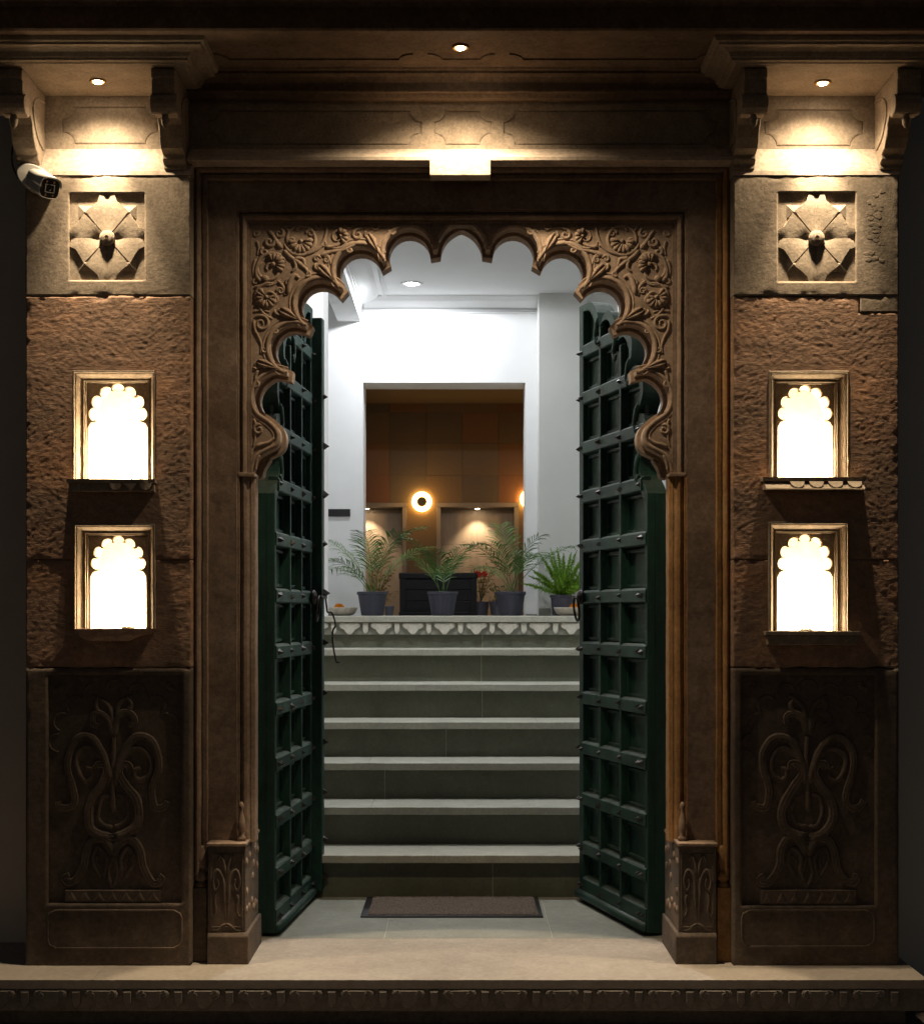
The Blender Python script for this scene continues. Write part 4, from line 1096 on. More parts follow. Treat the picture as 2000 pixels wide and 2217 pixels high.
    m_.build('shoulder', M['ledge'], pr)
    ct = cz(134, 342, 230, 312, DPAN, 0.045) if side == 'L' else cz(1654, 1869, 236, 316, DPAN, 0.045)
    board('canopy_panel', pr, x0+0.01, x1-0.01, zc1+0.0005, ZB, DPAN, [ct], M['smooth'], back=0.25)
    xa, xb2 = (-1.665, X(397, 5.15)) if side == 'L' else (X(1593, 5.15), 1.69)
    sp = [(5.150, ZB), (5.144, ZB+0.004), (5.132, ZB+0.006), (5.132, ZB+0.012), (5.125, ZB+0.016), (5.118, ZB+0.030), (5.098, ZB+0.038), (5.078, ZB+0.040), (5.078, ZB+0.046), (5.066, ZB+0.050), (5.060, ZS-0.001)]
    # mitred three sided cornice
    m_ = MB(); q = len(sp); vs_ = []; n_ = 30
    def ringpt(y, z):
        e = 5.150-y
        return [(xa-e, 5.60, z), (xa-e, y, z), (xb2+e, y, z), (xb2+e, 5.60, z)]
    rows_ = [ringpt(y, z) for y, z in sp]
    cols_ = []
    for r in rows_:
        line = []
        for s2, nn_ in ((0, 6), (1, n_), (2, 6)):
            for k in range(nn_): line.append(tuple(Vector(r[s2]).lerp(Vector(r[s2+1]), k/nn_)))
        line.append(r[3]); cols_.append(line)
    L2 = len(cols_[0])
    for line in cols_: vs_ += line
    fs_ = [(i*L2+k, i*L2+k+1, (i+1)*L2+k+1, (i+1)*L2+k) for i in range(q-1) for k in range(L2-1)]
    fs_ += [tuple(range(L2))]
    m_.add(vs_, fs_).rough(0.0008, 20).build('canopy_slab', M['smooth'], pr)
    # corbels
    cw = 0.083
    for c0 in ((-1.617, X(329, 5.2)) if side == 'L' else (X(1608, 5.2), X(1940, 5.2))):
        ca, cb = c0, c0+cw
        body = smooth_path([(5.47, ZB), (5.185, ZB)], 2)[:1]
        pts = [(5.50, ZB-0.0005), (5.185, ZB-0.0005), (5.180, ZB-0.035), (5.190, ZB-0.040), (5.186, ZB-0.085), (5.198, ZB-0.09), (5.205, ZB-0.118), (5.235, ZB-0.150), (5.262, ZB-0.152), (5.285, ZB-0.135), (5.310, ZB-0.16), (5.325, ZB-0.20), (5.35, ZB-0.232), (5.385, ZB-0.245), (5.385, ZB-0.262), (5.405, ZB-0.275), (5.405, zt_+0.02), (5.50, zt_+0.02)]
        co = MB().prismx(pts, ca, cb, 6).rough(0.0012, 25).build('corbel', M['smooth'], pr, bevel=0.004)
        MB().prismx([(5.222+0.036*math.cos(R(t)), ZB-0.118+0.036*math.sin(R(t))) for t in range(0, 360, 24)], ca-0.006, cb+0.006, 1).build('corbel_scroll', M['smooth'], co, bevel=0.006)
        MB().lathe([(0.004, -0.052), (0.012, -0.04), (0.015, -0.02), (0.008, 0.0)], ((ca+cb)/2, 5.225, ZB-0.148), 10).build('corbel_bud', M['smooth'], co, smooth=True)
        for e_ in (ca-0.0015, cb+0.0015):
            pp = smooth_path([(5.46, ZB-0.03), (5.36, ZB-0.05), (5.31, ZB-0.10), (5.36, ZB-0.18), (5.44, ZB-0.21)], 4)
            m3 = MB().tube([(e_, p.x, p.y) for p in pp], 0.004, 6); m3.build('corbel_groove', M['smooth'], co, smooth=True)
    return pr
pierL = make_pier('L'); pierR = make_pier('R')

# ================================================================== LAMPS ON THE GATEWAY
def downlight(loc, label, group, energy, cone, blend, aim, lens, col, r=0.022, spill=None, spill_cone=150, name='downlight', soft=0.018):
    t_ = thing(name, loc, label, 'lamp', group); b = Vector(loc)
    MB().lathe([(r*0.75, 0.006), (r*0.8, 0.0), (r*1.25, -0.003), (r*1.35, 0.0), (r*1.3, 0.006)], b+Vector((0, 0, -0.004)), 20).build('trim_ring', M['brass'] if col == WARM else M['white'], t_, smooth=True)
    MB().lathe([(r*0.2, -0.006), (r*0.6, -0.004), (r*0.72, 0.0)], b+Vector((0, 0, -0.0045)), 16).build('lens', lens, t_, smooth=True)
    if cone >= 160:
        s = spot('glow', (0, 0, 0), energy, col, 178, 0.12, soft); s.location = (0, 0, -0.03); s.parent = t_
        return t_
    s = spot('beam', b+Vector((0, 0, -0.02)), energy, col, cone, blend, soft, b+Vector(aim)); s.location = (0, 0, -0.02); s.parent = t_
    if spill:
        s2 = spot('spill', b, spill, col, spill_cone, 1.0, soft, b+Vector((0, 0, -1))); s2.location = (0, 0, -0.02); s2.parent = t_
    return t_
yl = (ZS-H)*F/(YH-103)
downlight((X(997, yl), yl, ZS+0.004), 'small warm downlight in the main canopy above the keystone', None, 110, 46, 0.12, (0, -0.13, -1), M['lens'], WARM, spill=44, spill_cone=136)
ylp = (ZB-H)*F/(YH-174)
downlight((X(212, ylp), ylp, ZB), 'small warm downlight under the canopy of the security camera pier', None, 62, 48, 1.0, (0, 0.06, -1), M['lens'], WARM, spill=15, spill_cone=142)
ylp = (ZB-H)*F/(YH-177)
downlight((X(1781, ylp), ylp, ZB), 'small warm downlight under the canopy of the flaked pier', None, 62, 48, 1.0, (0, 0.06, -1), M['lens'], WARM, spill=15, spill_cone=142)
# lamps inside the niches
for (a, b, zz, e, yy, lab) in ((158, 335, 1040, 4.0, 0.100, 'small round lamp glowing in the upper niche of the security camera pier'), (160, 335, 1362, 3.0, 0.140, 'small round lamp glowing in the lower niche of the security camera pier'),
                      (1666, 1837, 1036, 3.0, 0.140, 'small round lamp glowing in the upper niche of the flaked pier'), (1665, 1837, 1367, 3.2, 0.130, 'small round lamp glowing in the lower niche of the flaked pier')):
    cx = X((a+b)/2, DP)+0.02; z0 = Z(zz, DP); y = DP+yy
    t_ = thing('niche_lamp', (cx, y, z0), lab, 'lamp')
    MB().lathe([(0.024, 0), (0.025, 0.006), (0.022, 0.010)], (cx, y, z0), 16).build('base', M['niche'], t_, smooth=True)
    MB().lathe([(0.020, 0.010), (0.019, 0.018), (0.012, 0.025), (0.004, 0.027)], (cx, y, z0), 16).build('bulb', M['bulb'], t_, smooth=True)
    p_ = point('glow', (0, 0, 0.05), e*1.8, (1.0, 0.77, 0.47), 0.02); p_.parent = t_

# ================================================================== DOORS
def umin(z, L, leafpts):
    """left edge of the leaf outline at height z"""
    best = 0.0
    for (a, b) in zip(leafpts[:-1], leafpts[1:]):
        if (a[1]-z)*(b[1]-z) <= 0 and abs(a[1]-b[1]) > 1e-6:
            t = (z-a[1])/(b[1]-a[1]); best = max(best, a[0]+(b[0]-a[0])*t)
    return best
def make_door(side):
    if side == 'L':
        A, B = P(595, 2029, 5.896), P(677, 1945, 6.70); lab = 'dark green studded door leaf with a long wire hook hanging from its latch'
    else:
        A, B = P(1401, 2028, 5.898), P(1254, 1949, 6.66); lab = 'dark green studded door leaf with a short bolt and ring handle'
    A.z = B.z = 0.012
    d = B-A; L = d.length; ang = math.atan2(d.y, d.x)
    rt = thing('door_leaf', A, lab, 'door', None, ang)
    # local frame: x along the leaf from the hinge, y = +1 towards the passage for the right leaf
    fs = -1 if side == 'L' else 1      # side of the passage in local y
    T = 0.085; REC = 0.036
    lf = smooth_path([(0.0, 1.76), (0.03*L, 1.79), (0.09*L, 1.84), (0.10*L, 1.90)], 4)+smooth_path([(0.075*L, 1.92), (0.02*L, 1.97), (0.015*L, 2.03), (0.06*L, 2.08), (0.13*L, 2.09)], 4)[1:] \
        + smooth_path([(0.11*L, 2.11), (0.06*L, 2.17), (0.075*L, 2.25), (0.15*L, 2.29), (0.24*L, 2.28)], 4)[1:]+smooth_path([(0.22*L, 2.32), (0.21*L, 2.40), (0.28*L, 2.46), (0.38*L, 2.45), (0.42*L, 2.42)], 4)[1:] \
        + smooth_path([(0.43*L, 2.48), (0.50*L, 2.56), (0.60*L, 2.57), (0.68*L, 2.52)], 4)[1:]+smooth_path([(0.70*L, 2.58), (0.80*L, 2.65), (0.92*L, 2.66), (1.0*L, 2.66)], 4)[1:]
    lf = [tuple(p) for p in lf]
    outline = [(0, 0)]+lf+[(L, 0)]
    outline = list(reversed(outline))
    def lbuild(mb, name, mat_, parent=rt, **kw): return mb.build(name, mat_, parent, local=True, **kw)
    b = MB().prism(outline, -fs*REC, -fs*T)
    board_ = lbuild(b, 'door_boards', M['green'], bevel=0.004)
    # raised scalloped border
    bd = [(p[0]+0.012*1, p[1]-0.012) for p in lf]
    def strip(pts, r, y, name):
        return lbuild(MB().relief(pts, r, y*1.0, 0.9, 8), name, M['green'], smooth=True)
    m_ = MB()
    vs_ = []; q = len(lf)
    inn = [(min(L, p[0]+0.032), p[1]-0.030) for p in lf]
    for pts, yy in ((lf, 0.0), (inn, 0.0), (inn, -REC), (lf, -REC)):
        vs_ += [(p[0], fs*yy, p[1]) for p in pts]
    fs_ = [(k*q+i, k*q+i+1, ((k+1) % 4)*q+i+1, ((k+1) % 4)*q+i) for k in range(4) for i in range(q-1)]+[(0, q, 2*q, 3*q), (q-1, 2*q-1, 3*q-1, 4*q-1)]
    lbuild(m_.add(vs_, fs_), 'scalloped_border', M['green'])
    # curled leaves of iron over the border at the cusps
    for (uc, zc) in ((0.10, 1.90), (0.115, 2.10), (0.23, 2.30), (0.41, 2.43), (0.69, 2.54)):
        pts = smooth_path([(uc*L, zc+0.03), (uc*L+0.02, zc-0.01), (uc*L+0.035, zc-0.05), (uc*L+0.02, zc-0.08), (uc*L+0.008, zc-0.06)], 5)
        lbuild(MB().relief([tuple(p) for p in pts], taper(len(pts)-1, 0.016, 0.008), fs*0.004, 0.7, 8), 'curled_leaf', M['green'], smooth=True)
    # stiles
    s0 = 0.028; s1 = 0.052
    def bar(u0, u1, z0, z1, y0, y1, name, bev=0.004):
        a, c = sorted((fs*y0, fs*y1))
        return lbuild(MB().box(u0, u1, a, c, z0, z1), name, M['green'], bevel=bev)
    bar(0, s0, 0, 1.762, -REC-0.001, 0.0, 'stile')
    bar(L-s1, L, 0, 2.655, -REC-0.001, 0.001, 'stile')
    rails = [0.062, 0.235, 0.449, 0.676, 0.90, 1.127, 1.352, 1.577, 1.80, 2.02, 2.245, 2.45]
    m1, m2 = s0+(L-s0-s1)*0.355, s0+(L-s0-s1)*0.69
    # spikes share one mesh
    spk = MB().add([(-0.015, 0, -0.015), (0.015, 0, -0.015), (0.015, 0, 0.015), (-0.015, 0, 0.015), (-0.013, 0.008, -0.013), (0.013, 0.008, -0.013), (0.013, 0.008, 0.013), (-0.013, 0.008, 0.013), (0.003, 0.034, -0.002)],
                   [(0, 1, 5, 4), (1, 2, 6, 5), (2, 3, 7, 6), (3, 0, 4, 7), (4, 5, 8), (5, 6, 8), (6, 7, 8), (7, 4, 8)])
    first = [None]
    def spike(u, z, y, sx=1.0, rz=0.0):
        tw = random.uniform(-0.5, 0.5)
        if first[0] is None:
            o_ = lbuild(spk, 'spike', M['iron']); first[0] = o_
        else: o_ = share(first[0], 'spike', rt, (0, 0, 0))
        o_.location = (u, fs*y, z); o_.rotation_euler = (0, tw, (0 if fs > 0 else math.pi)+rz); k = random.uniform(0.50, 0.68); k *= sx; o_.scale = (k, k*random.uniform(0.8, 1.05), k)
    for ri, zc in enumerate(rails):
        hr_ = 0.027 if ri else 0.036
        u0 = umin(zc, L, lf) if zc > 1.76 else 0.0
        u0 = max(u0+0.018, s0-0.001) if zc > 1.76 else 0.004
        if L-s1-u0 < 0.04: continue
        y1 = 0.007 if ri else 0.005
        zz = zc+random.uniform(-0.003, 0.003)
        # rail with a bevelled upper and lower edge
        prf = [(-REC-0.001, zz-hr_-0.006), (-0.008, zz-hr_-0.003), (y1-0.004, zz-hr_), (y1, zz-hr_+0.004), (y1, zz+hr_-0.006), (y1-0.006, zz+hr_), (-0.008, zz+hr_+0.004), (-REC-0.001, zz+hr_+0.006)]
        rl = MB().prismx([(fs*a, c) for a, c in prf], u0, L-s1+0.001, 10).rough(0.0012, 40, ri)
        lbuild(rl, 'rail', M['green'])
        for u in (s0+0.012, s0+0.046, m1, m2, L-s1+0.004, L-s1+0.034):
            if u > u0+0.004: spike(u, zz+random.uniform(-0.006, 0.006), y1-0.001)
    tops = {m1: 2.40, m2: 2.52}
    for mu in (m1, m2):
        # fine vertical glazing bars in front of the rails
        bar(mu-0.010, mu+0.010, 0.03, tops[mu], -REC-0.001, 0.006, 'muntin', 0.003)
    # thin mouldings framing every sunk panel
    for ri in range(len(rails)-1):
        za, zb = rails[ri]+0.036, rails[ri+1]-0.036
        for (ua, ub) in ((s0, m1-0.010), (m1+0.010, m2-0.010), (m2+0.010, L-s1)):
            uu = max(ua, umin(za, L, lf)+0.03 if za > 1.7 else ua, umin(zb, L, lf)+0.03 if zb > 1.7 else ua)
            if ub-uu < 0.05: continue
            pm = MB()
            for (x0, x1, z0, z1) in ((uu, uu+0.012, za, zb), (ub-0.012, ub, za, zb), (uu+0.012, ub-0.012, za, za+0.012), (uu+0.012, ub-0.012, zb-0.012, zb)):
                a, c = sorted((fs*(-REC-0.001), fs*(-REC+0.014))); pm.box(x0, x1, a, c, z0, z1)
            lbuild(pm, 'panel_moulding', M['green'])
    # bottom rail roll
    lbuild(MB().tube([(0.004, fs*0.004, 0.022), (L-0.004, fs*0.004, 0.022)], 0.021, 10), 'kick_roll', M['green'], smooth=True)
    if side == 'L':
        # projecting meeting batten with beaded edge
        a, c = sorted((fs*-0.03, fs*0.045))
        lbuild(MB().box(L-0.010, L+0.05, a, c, 0.02, 2.62), 'meeting_batten', M['green'], bevel=0.006)
        for zc in rails[:-1]:
            spike(L+0.02, zc+0.02, 0.044, 1.5)
        bead = MB()
        for k in range(118): bead.ball((L+0.050, fs*0.03, 0.06+k*0.0215), 0.006, 0.007, 0.0095, 6, 4)
        tag(lbuild(bead, 'beaded_edge', M['green'], smooth=True), kind='stuff')
    # handle
    zh = 1.352
    uh = (L-s1-0.02) if side == 'R' else (L-s1-0.035)
    lbuild(MB().ball((uh, fs*0.02, zh), 0.034, 0.016, 0.034, 14, 8), 'handle_boss', M['iron'], smooth=True)
    ring_ = [(uh+0.032*math.sin(R(t)), fs*(0.04+0.006*math.cos(R(t))), zh-0.050+0.055*math.cos(R(t))) for t in range(0, 361, 20)]
    lbuild(MB().tube(ring_, 0.0055, 8), 'ring_handle', M['iron'], smooth=True)
    if side == 'R':
        lbuild(MB().box(L-0.06, L+0.035, *sorted((fs*0.012, fs*0.028)), zh-0.006, zh+0.010), 'bolt', M['iron'], bevel=0.003)
    else:
        lbuild(MB().box(uh, L+0.05, *sorted((fs*0.045, fs*0.058)), zh-0.006, zh+0.008), 'bolt', M['iron'], bevel=0.003)
        wire = smooth_path([(L+0.03, fs*0.055, zh+0.01), (L+0.02, fs*0.075, zh-0.05), (L+0.03, fs*0.08, zh-0.075), (L+0.04, fs*0.12, zh-0.078), (L+0.04, fs*0.155, zh-0.12), (L+0.04, fs*0.16, zh-0.15), (L+0.04, fs*0.132, zh-0.175), (L+0.04, fs*0.135, zh-0.24), (L+0.04, fs*0.16, zh-0.31), (L+0.04, fs*0.178, zh-0.335), (L+0.04, fs*0.21, zh-0.333)], 6)
        wire = [Vector((p.x, fs*(0.052+(abs(p.y)-0.055)*0.42), zh+(p.z-zh)*0.88)) for p in wire]
        lbuild(MB().tube(wire, 0.0042, 8), 'wire_hook', M['iron'], smooth=True)
    return rt
make_door('L'); make_door('R')

# ================================================================== SECURITY CAMERA
A = P(74, 386, 5.335); B = P(107, 407, 5.195)
cc = thing('security_camera', P(80, 390, 5.40), 'white bullet security camera with a black front on the pier', 'camera')
ax = (B-A).normalized(); up_ = Vector((0, 0, 1)); sd_ = ax.cross(up_).normalized(); up2 = sd_.cross(ax).normalized()
def cam_loft(secs, n=24, power=3.5):
    m_ = MB(); vs_ = []; fs_ = []
    for (c, rx, rz) in secs:
        for k in range(n):
            t = 2*math.pi*k/n; cs, sn = math.cos(t), math.sin(t)
            e = (abs(cs)**power+abs(sn)**power)**(-1/power)
            vs_.append(c+sd_*rx*e*cs+up2*rz*e*sn)
    for i in range(len(secs)-1):
        for k in range(n): fs_.append((i*n+k, i*n+(k+1) % n, (i+1)*n+(k+1) % n, (i+1)*n+k))
    fs_.append(tuple(range(n))); fs_.append(tuple(range((len(secs)-1)*n, len(secs)*n)))
    return m_.add(vs_, fs_)
Lc = (B-A).length
cam_loft([(A, 0.018, 0.018), (A+ax*0.006, 0.028, 0.028), (A+ax*0.02, 0.034, 0.034), (B-ax*0.012, 0.0355, 0.0355), (B, 0.0355, 0.0355)]).build('housing', M['camwhite'], cc, smooth=True)
hd = cam_loft([(A+ax*0.03+up2*0.004, 0.0365, 0.0345), (B+ax*0.016+up2*0.004, 0.0385, 0.036)]); hd.f = [f for f in hd.f if len(f) == 4 and sum((hd.v[i]-A).dot(up2) for i in f)/4 > 0.006]
ho = hd.build('sun_hood', M['camwhite'], cc, smooth=True); so_ = ho.modifiers.new('s', 'SOLIDIFY'); so_.thickness = 0.003
cam_loft([(B+ax*0.0005, 0.033, 0.033), (B+ax*0.004, 0.033, 0.033)]).build('front_plate', M['black'], cc)
fp = B+ax*0.0046
def q_(a, b): return fp+sd_*a+up2*b
fr_ = MB()
for (a0, a1, b0, b1) in ((-0.017, 0.017, 0.012, 0.0145), (-0.017, 0.017, -0.0145, -0.012), (-0.017, -0.0145, -0.012, 0.012), (0.0145, 0.017, -0.012, 0.012)):
    vs_ = [q_(a0, b0), q_(a1, b0), q_(a1, b1), q_(a0, b1)]; vs_ += [p+ax*0.0025 for p in vs_]
    fr_.add(vs_, [(0, 1, 2, 3), (4, 5, 6, 7), (0, 1, 5, 4), (1, 2, 6, 5), (2, 3, 7, 6), (3, 0, 4, 7)])
fr_.build('lens_frame', M['camwhite'], cc)
MB().ball(fp, 0.008, 0.008, 0.008, 14, 8).build('lens', M['black'], cc, smooth=True)
for (a, b) in ((-0.013, 0.023), (0.013, 0.023), (-0.013, -0.023), (0.013, -0.023)):
    MB().ball(q_(a, b), 0.0042, 0.0042, 0.0042, 8, 6).build('infrared_lamp', M['brass'], cc, smooth=True)
# mounting plate and arm
mp_ = P(78, 388, 5.392)
pl_ = MB(); vs_ = []; n_ = 28
for (yy, k) in ((0.02, 1.0), (-0.006, 1.0), (-0.016, 0.9), (-0.018, 0.0)):
    for i in range(n_):
        t = 2*math.pi*i/n_; a, b = 0.078*math.cos(t)*k, 0.046*math.sin(t)*k
        ca_, sa_ = math.cos(R(-32)), math.sin(R(-32)); vs_.append((mp_.x+a*ca_-b*sa_, mp_.y+yy, mp_.z+a*sa_+b*ca_))
fs_ = [(i*n_+k, i*n_+(k+1) % n_, (i+1)*n_+(k+1) % n_, (i+1)*n_+k) for i in range(3) for k in range(n_)]
pl_.add(vs_, fs_).build('mounting_plate', M['camwhite'], cc, smooth=False)
MB().tube([mp_+Vector((-0.02, -0.005, 0.0)), mp_+Vector((-0.015, -0.03, 0.0)), A+ax*0.01], [0.016, 0.014, 0.017], 12).build('swivel_arm', M['camwhite'], cc, smooth=True)
cab = smooth_path([P(40, 386, 5.385), P(28, 360, 5.40), P(26, 330, 5.40), P(32, 300, 5.42), P(46, 288, 5.43)], 6)
MB().tube(cab, 0.0035, 6).build('cable', M['black'], cc, smooth=True)
wl = smooth_path([P(-40, 810, 5.93), P(0, 830, 5.93), P(30, 862, 5.93), P(44, 905, 5.93), P(38, 948, 5.93), P(0, 985, 5.93), P(-40, 1000, 5.93)], 6)
o = MB().tube(wl, 0.0025, 6).build('hanging_cable', M['black'], smooth=True)
tag(o, 'thin black cable looping against the grey side wall', 'cable')

# ================================================================== DOORMAT
a = P(780, 1988, 4121.6/(1988-1330)); c = P(1176, 1988, 4121.6/(1988-1330)); yb = 6.70
mt = thing('doormat', ((a.x+c.x)/2, (a.y+yb)/2, 0), 'brown ribbed doormat lying before the lowest step', 'doormat')
MB().box(a.x, c.x, a.y, yb, 0.0005, 0.007).build('rubber_border', M['black'], mt, bevel=0.002)
gm = grid_block((a.x+0.03, c.x-0.02), (a.y+0.02, yb-0.012), 0, 0.010, [], lambda x, z, e, hd: (0, -0.0035*random.random()-0.004*min(1, e/0.01), 0), 0.006)
for p in gm.v: p.x, p.y, p.z = p.x, p.z, 0.008-p.y
gm.build('pile', M['pile'], mt)

# ================================================================== HALL LAMPS
downlight((-0.40, 12.33, 4.049), 'round cool white ceiling lamp near the back wall of the hall', None, 48, 170, 0.5, (0, 0, -1), M['hall_lens'], COOL, r=0.07, name='ceiling_lamp', soft=0.06)
for (x, y) in ((0.0, 7.35),):
    downlight((x, y, 4.049), 'round cool white ceiling lamp above the stairs', None, 95, 165, 0.6, (0, 0, -1), M['hall_lens'], COOL, r=0.07, name='ceiling_lamp', soft=0.06)
# ring sconces
for i, (px_, py_, lab) in enumerate(((913, 1086, 'glowing amber ring sconce between the two tiled alcoves'), (1147, 1080, 'amber ring sconce half hidden behind the edge of the white opening'))):
    c = P(px_, py_, DF-0.04); t_ = thing('ring_sconce', c, lab, 'sconce')
    def disc(r0, r1, y0, y1):
        m_ = MB(); n_ = 32; vs_ = []
        for (r, y) in ((r0, y1), (r0, y0), (r1, y0), (r1, y1)):
            vs_ += [(c.x+r*math.cos(2*math.pi*k/n_), y, c.z+r*math.sin(2*math.pi*k/n_)) for k in range(n_)]
        return m_.add(vs_, [(j*n_+k, j*n_+(k+1) % n_, ((j+1) % 4)*n_+(k+1) % n_, ((j+1) % 4)*n_+k) for j in range(4) for k in range(n_)])
    disc(0.055, 0.105, DF-0.035, DF-0.02).build('ring_diffuser', M['ring'], t_)
    disc(0.002, 0.046, DF-0.045, DF-0.005).build('centre_disc', M['chest'], t_)
    p_ = point('glow', (0, -0.26, 0), 1.7, (1.0, 0.55, 0.15), 0.02); p_.parent = t_  # added point light in empty air before the sconce, spreading the ring's amber
# alcove spot lamps
for (px_, lab) in ((794, 'small spot lamp at the top of the alcove behind the first palm'), (1033, 'small spot lamp at the top of the alcove behind the black chest'), (1245, 'small spot lamp at the top of the alcove hidden by the hall pier')):
    loc = (X(px_, DF+0.1), DF+0.10, zt-0.053)
    downlight(loc, lab, None, 11, 95, 0.7, (0, 0.12, -1), M['small_lens'], WARM, r=0.035, name='alcove_spot', soft=0.02)

# ================================================================== THINGS ON THE PLATFORM
def pot(parent, c, rt_, rb_, h):
    MB().lathe([(rb_*0.92, 0), (rb_, 0.004), (rt_*0.93, h*0.86), (rt_*0.95, h*0.87), (rt_, h*0.875), (rt_*1.0, h*0.985), (rt_*0.97, h), (rt_*0.90, h), (rt_*0.88, h*0.9)], c, 28).build('pot', M['pot'], parent, smooth=False, bevel=0)
    MB().lathe([(0.001, h*0.90), (rt_*0.6, h*0.905), (rt_*0.89, h*0.895)], c, 16).build('soil', M['soil'], parent)
def frond(rng, base, az, lean, length, droop, nl, leaf, width=0.011, mat_=None):
    """one pinnate frond as a mesh"""
    m_ = MB(); pts = []; d = Vector((math.cos(az), math.sin(az), 0)); p = Vector(base); ang = lean
    n = 14; stp = length/n
    for i in range(n+1):
        pts.append(p.copy()); p = p+(d*math.sin(ang)+Vector((0, 0, 1))*math.cos(ang))*stp; ang += droop/n*(0.4+1.2*i/n)
    m_.tube(pts, [0.0042*(1-0.75*i/n) for i in range(n+1)], 5)
    side = Vector((-d.y, d.x, 0))
    for k in range(nl):
        t = 0.30+0.70*(k+0.5)/nl; f = t*n; i = min(n-1, int(f)); q = pts[i].lerp(pts[i+1], f-i); tg = (pts[i+1]-pts[i]).normalized()
        ll = leaf*(0.55+0.75*math.sin(math.pi*(0.12+0.80*(t-0.3)/0.7)))*rng.uniform(0.85, 1.12)
        for s_ in (-1, 1):
            dr = (side*s_*rng.uniform(0.75, 0.95)+tg*rng.uniform(0.55, 0.8)+Vector((0, 0, rng.uniform(0.0, 0.25)))).normalized()
            upv = dr.cross(tg).normalized(); wv = dr.cross(upv).normalized()*width*0.5
            a = q; b = q+dr*ll*0.5; c_ = q+dr*ll*0.85+Vector((0, 0, -ll*0.14)); e = q+dr*ll+Vector((0, 0, -ll*0.30))
            m_.add([a-wv*0.4, a+wv*0.4, b+wv, b-wv, c_+wv*0.6, c_-wv*0.6, e], [(0, 1, 2, 3), (3, 2, 4, 5), (5, 4, 6)])
    return m_
DPT = 12.25
def palm(px_, d, seed, hpx, lab, nfr, spread):
    rng = random.Random(seed); c = Vector((X(px_, d), d, PZ)); k = d/F
    t_ = thing('potted_palm', c, lab, 'potted plant')
    pot(t_, c, 33.5*k, 24*k, 52*k)
    base = c+Vector((0, 0, 46*k))
    for i in range(nfr):
        az = 2*math.pi*(i+rng.uniform(-0.3, 0.3))/nfr*1.0+seed; le = rng.uniform(0.05, 0.55)*spread
        ln = hpx*k*rng.uniform(0.75, 1.2)
        b0 = base+Vector((rng.uniform(-1, 1)*0.025, rng.uniform(-1, 1)*0.025, -0.01))
        frond(rng, b0, az, le, ln, rng.uniform(0.7, 1.7), 19, 0.17*hpx/165, 0.0095).build('frond', M['palm'], t_, recalc=False)
    return t_
palm(806, DPT, 3, 172, 'potted palm in a slate pot before the left edge of the white opening', 8, 1.35)['label'] = 'tallest potted palm in a slate pot, beside the bowl under the black plaque'
palm(958, DPT, 8, 150, 'potted palm in a slate pot before the black chest', 7, 1.25)
palm(1105, DPT+0.1, 5, 170, 'potted palm in a slate pot between the black chest and the bright green fern', 8, 1.25)
# foxtail fern
c = Vector((X(1219, DPT), DPT, PZ)); k = DPT/F
t_ = thing('potted_fern', c, 'bright green foxtail fern in a slate pot by the hall pier', 'potted plant')
pot(t_, c, 29*k, 23*k, 45*k); rng = random.Random(4)
for i in range(26):
    az = rng.uniform(0, 6.28); le = 0.10+1.15*(i/26)**0.8; ln = rng.uniform(80, 122)*k
    m_ = MB(); p = c+Vector((0, 0, 40*k)); d = Vector((math.cos(az), math.sin(az), 0)); ang = le; n = 22; pts = []
    for j in range(n+1):
        pts.append(p.copy()); p = p+(d*math.sin(ang)+Vector((0, 0, 1))*math.cos(ang))*ln/n; ang += rng.uniform(-0.01, 0.03)
    m_.tube(pts, 0.002, 4)
    for j in range(2, n+1):
        r_ = 0.036*math.sin(math.pi*min(1, (j/n)*0.86+0.12))+0.004
        for q in range(26):
            v = Vector((rng.gauss(0, 1), rng.gauss(0, 1), rng.gauss(0.5, 0.8))).normalized()*r_*rng.uniform(0.6, 1.1)
            sdv = Vector((rng.gauss(0, 1), rng.gauss(0, 1), rng.gauss(0, 1))).normalized()*0.0035
            m_.add([pts[j]-sdv, pts[j]+sdv, pts[j]+v+sdv*0.3, pts[j]+v-sdv*0.3], [(0, 1, 2, 3)])
    m_.build('plume', M['fern'], t_, recalc=False)
# bowls with marigolds
def bowl(px_, d, rpx, lab, lab2):
    k = d/F; c = Vector((X(px_, d), d, PZ)); r = rpx*k; h = 18*k
    t_ = thing('marble_bowl', c, lab, 'bowl')
    MB().lathe([(r*0.55, 0), (r*0.72, h*0.06), (r*0.88, h*0.30), (r*0.965, h*0.62), (r*1.0, h*0.85), (r*1.02, h), (r*0.95, h), (r*0.88, h*0.8), (r*0.4, h*0.6), (0.002, h*0.55)], c, 72, lambda a: 0.06*abs(math.sin(a*9))-0.04).build('fluted_bowl', M['marble'], t_, smooth=True)
    rng = random.Random(int(px_))
    for i in range(3):
        p = c+Vector((rng.uniform(-0.35, 0.35)*r+(0.1*r), rng.uniform(-0.3, 0.3)*r, h*0.95))
        m_ = MB(); 
        for j in range(40):
            v = Vector((rng.gauss(0, 1), rng.gauss(0, 1), abs(rng.gauss(0.3, 0.8)))).normalized(); s_ = v.cross(Vector((0.3, 0.5, 0.8))).normalized()*0.010
            q = p+v*0.022; m_.add([q-s_, q+s_, q+s_*0.7+v*0.014, q-s_*0.7+v*0.014], [(0, 1, 2, 3)])
        m_.ball(p, 0.03, 0.03, 0.024, 10, 6)
        o_ = m_.build('marigold', M['marigold'], None); tag(o_, lab2, 'flower', 'marigolds floating in the bowls')
bowl(735, DPT+0.1, 38, 'fluted marble bowl of marigolds under the black plaque', 'orange marigold head floating in the bowl under the black plaque')
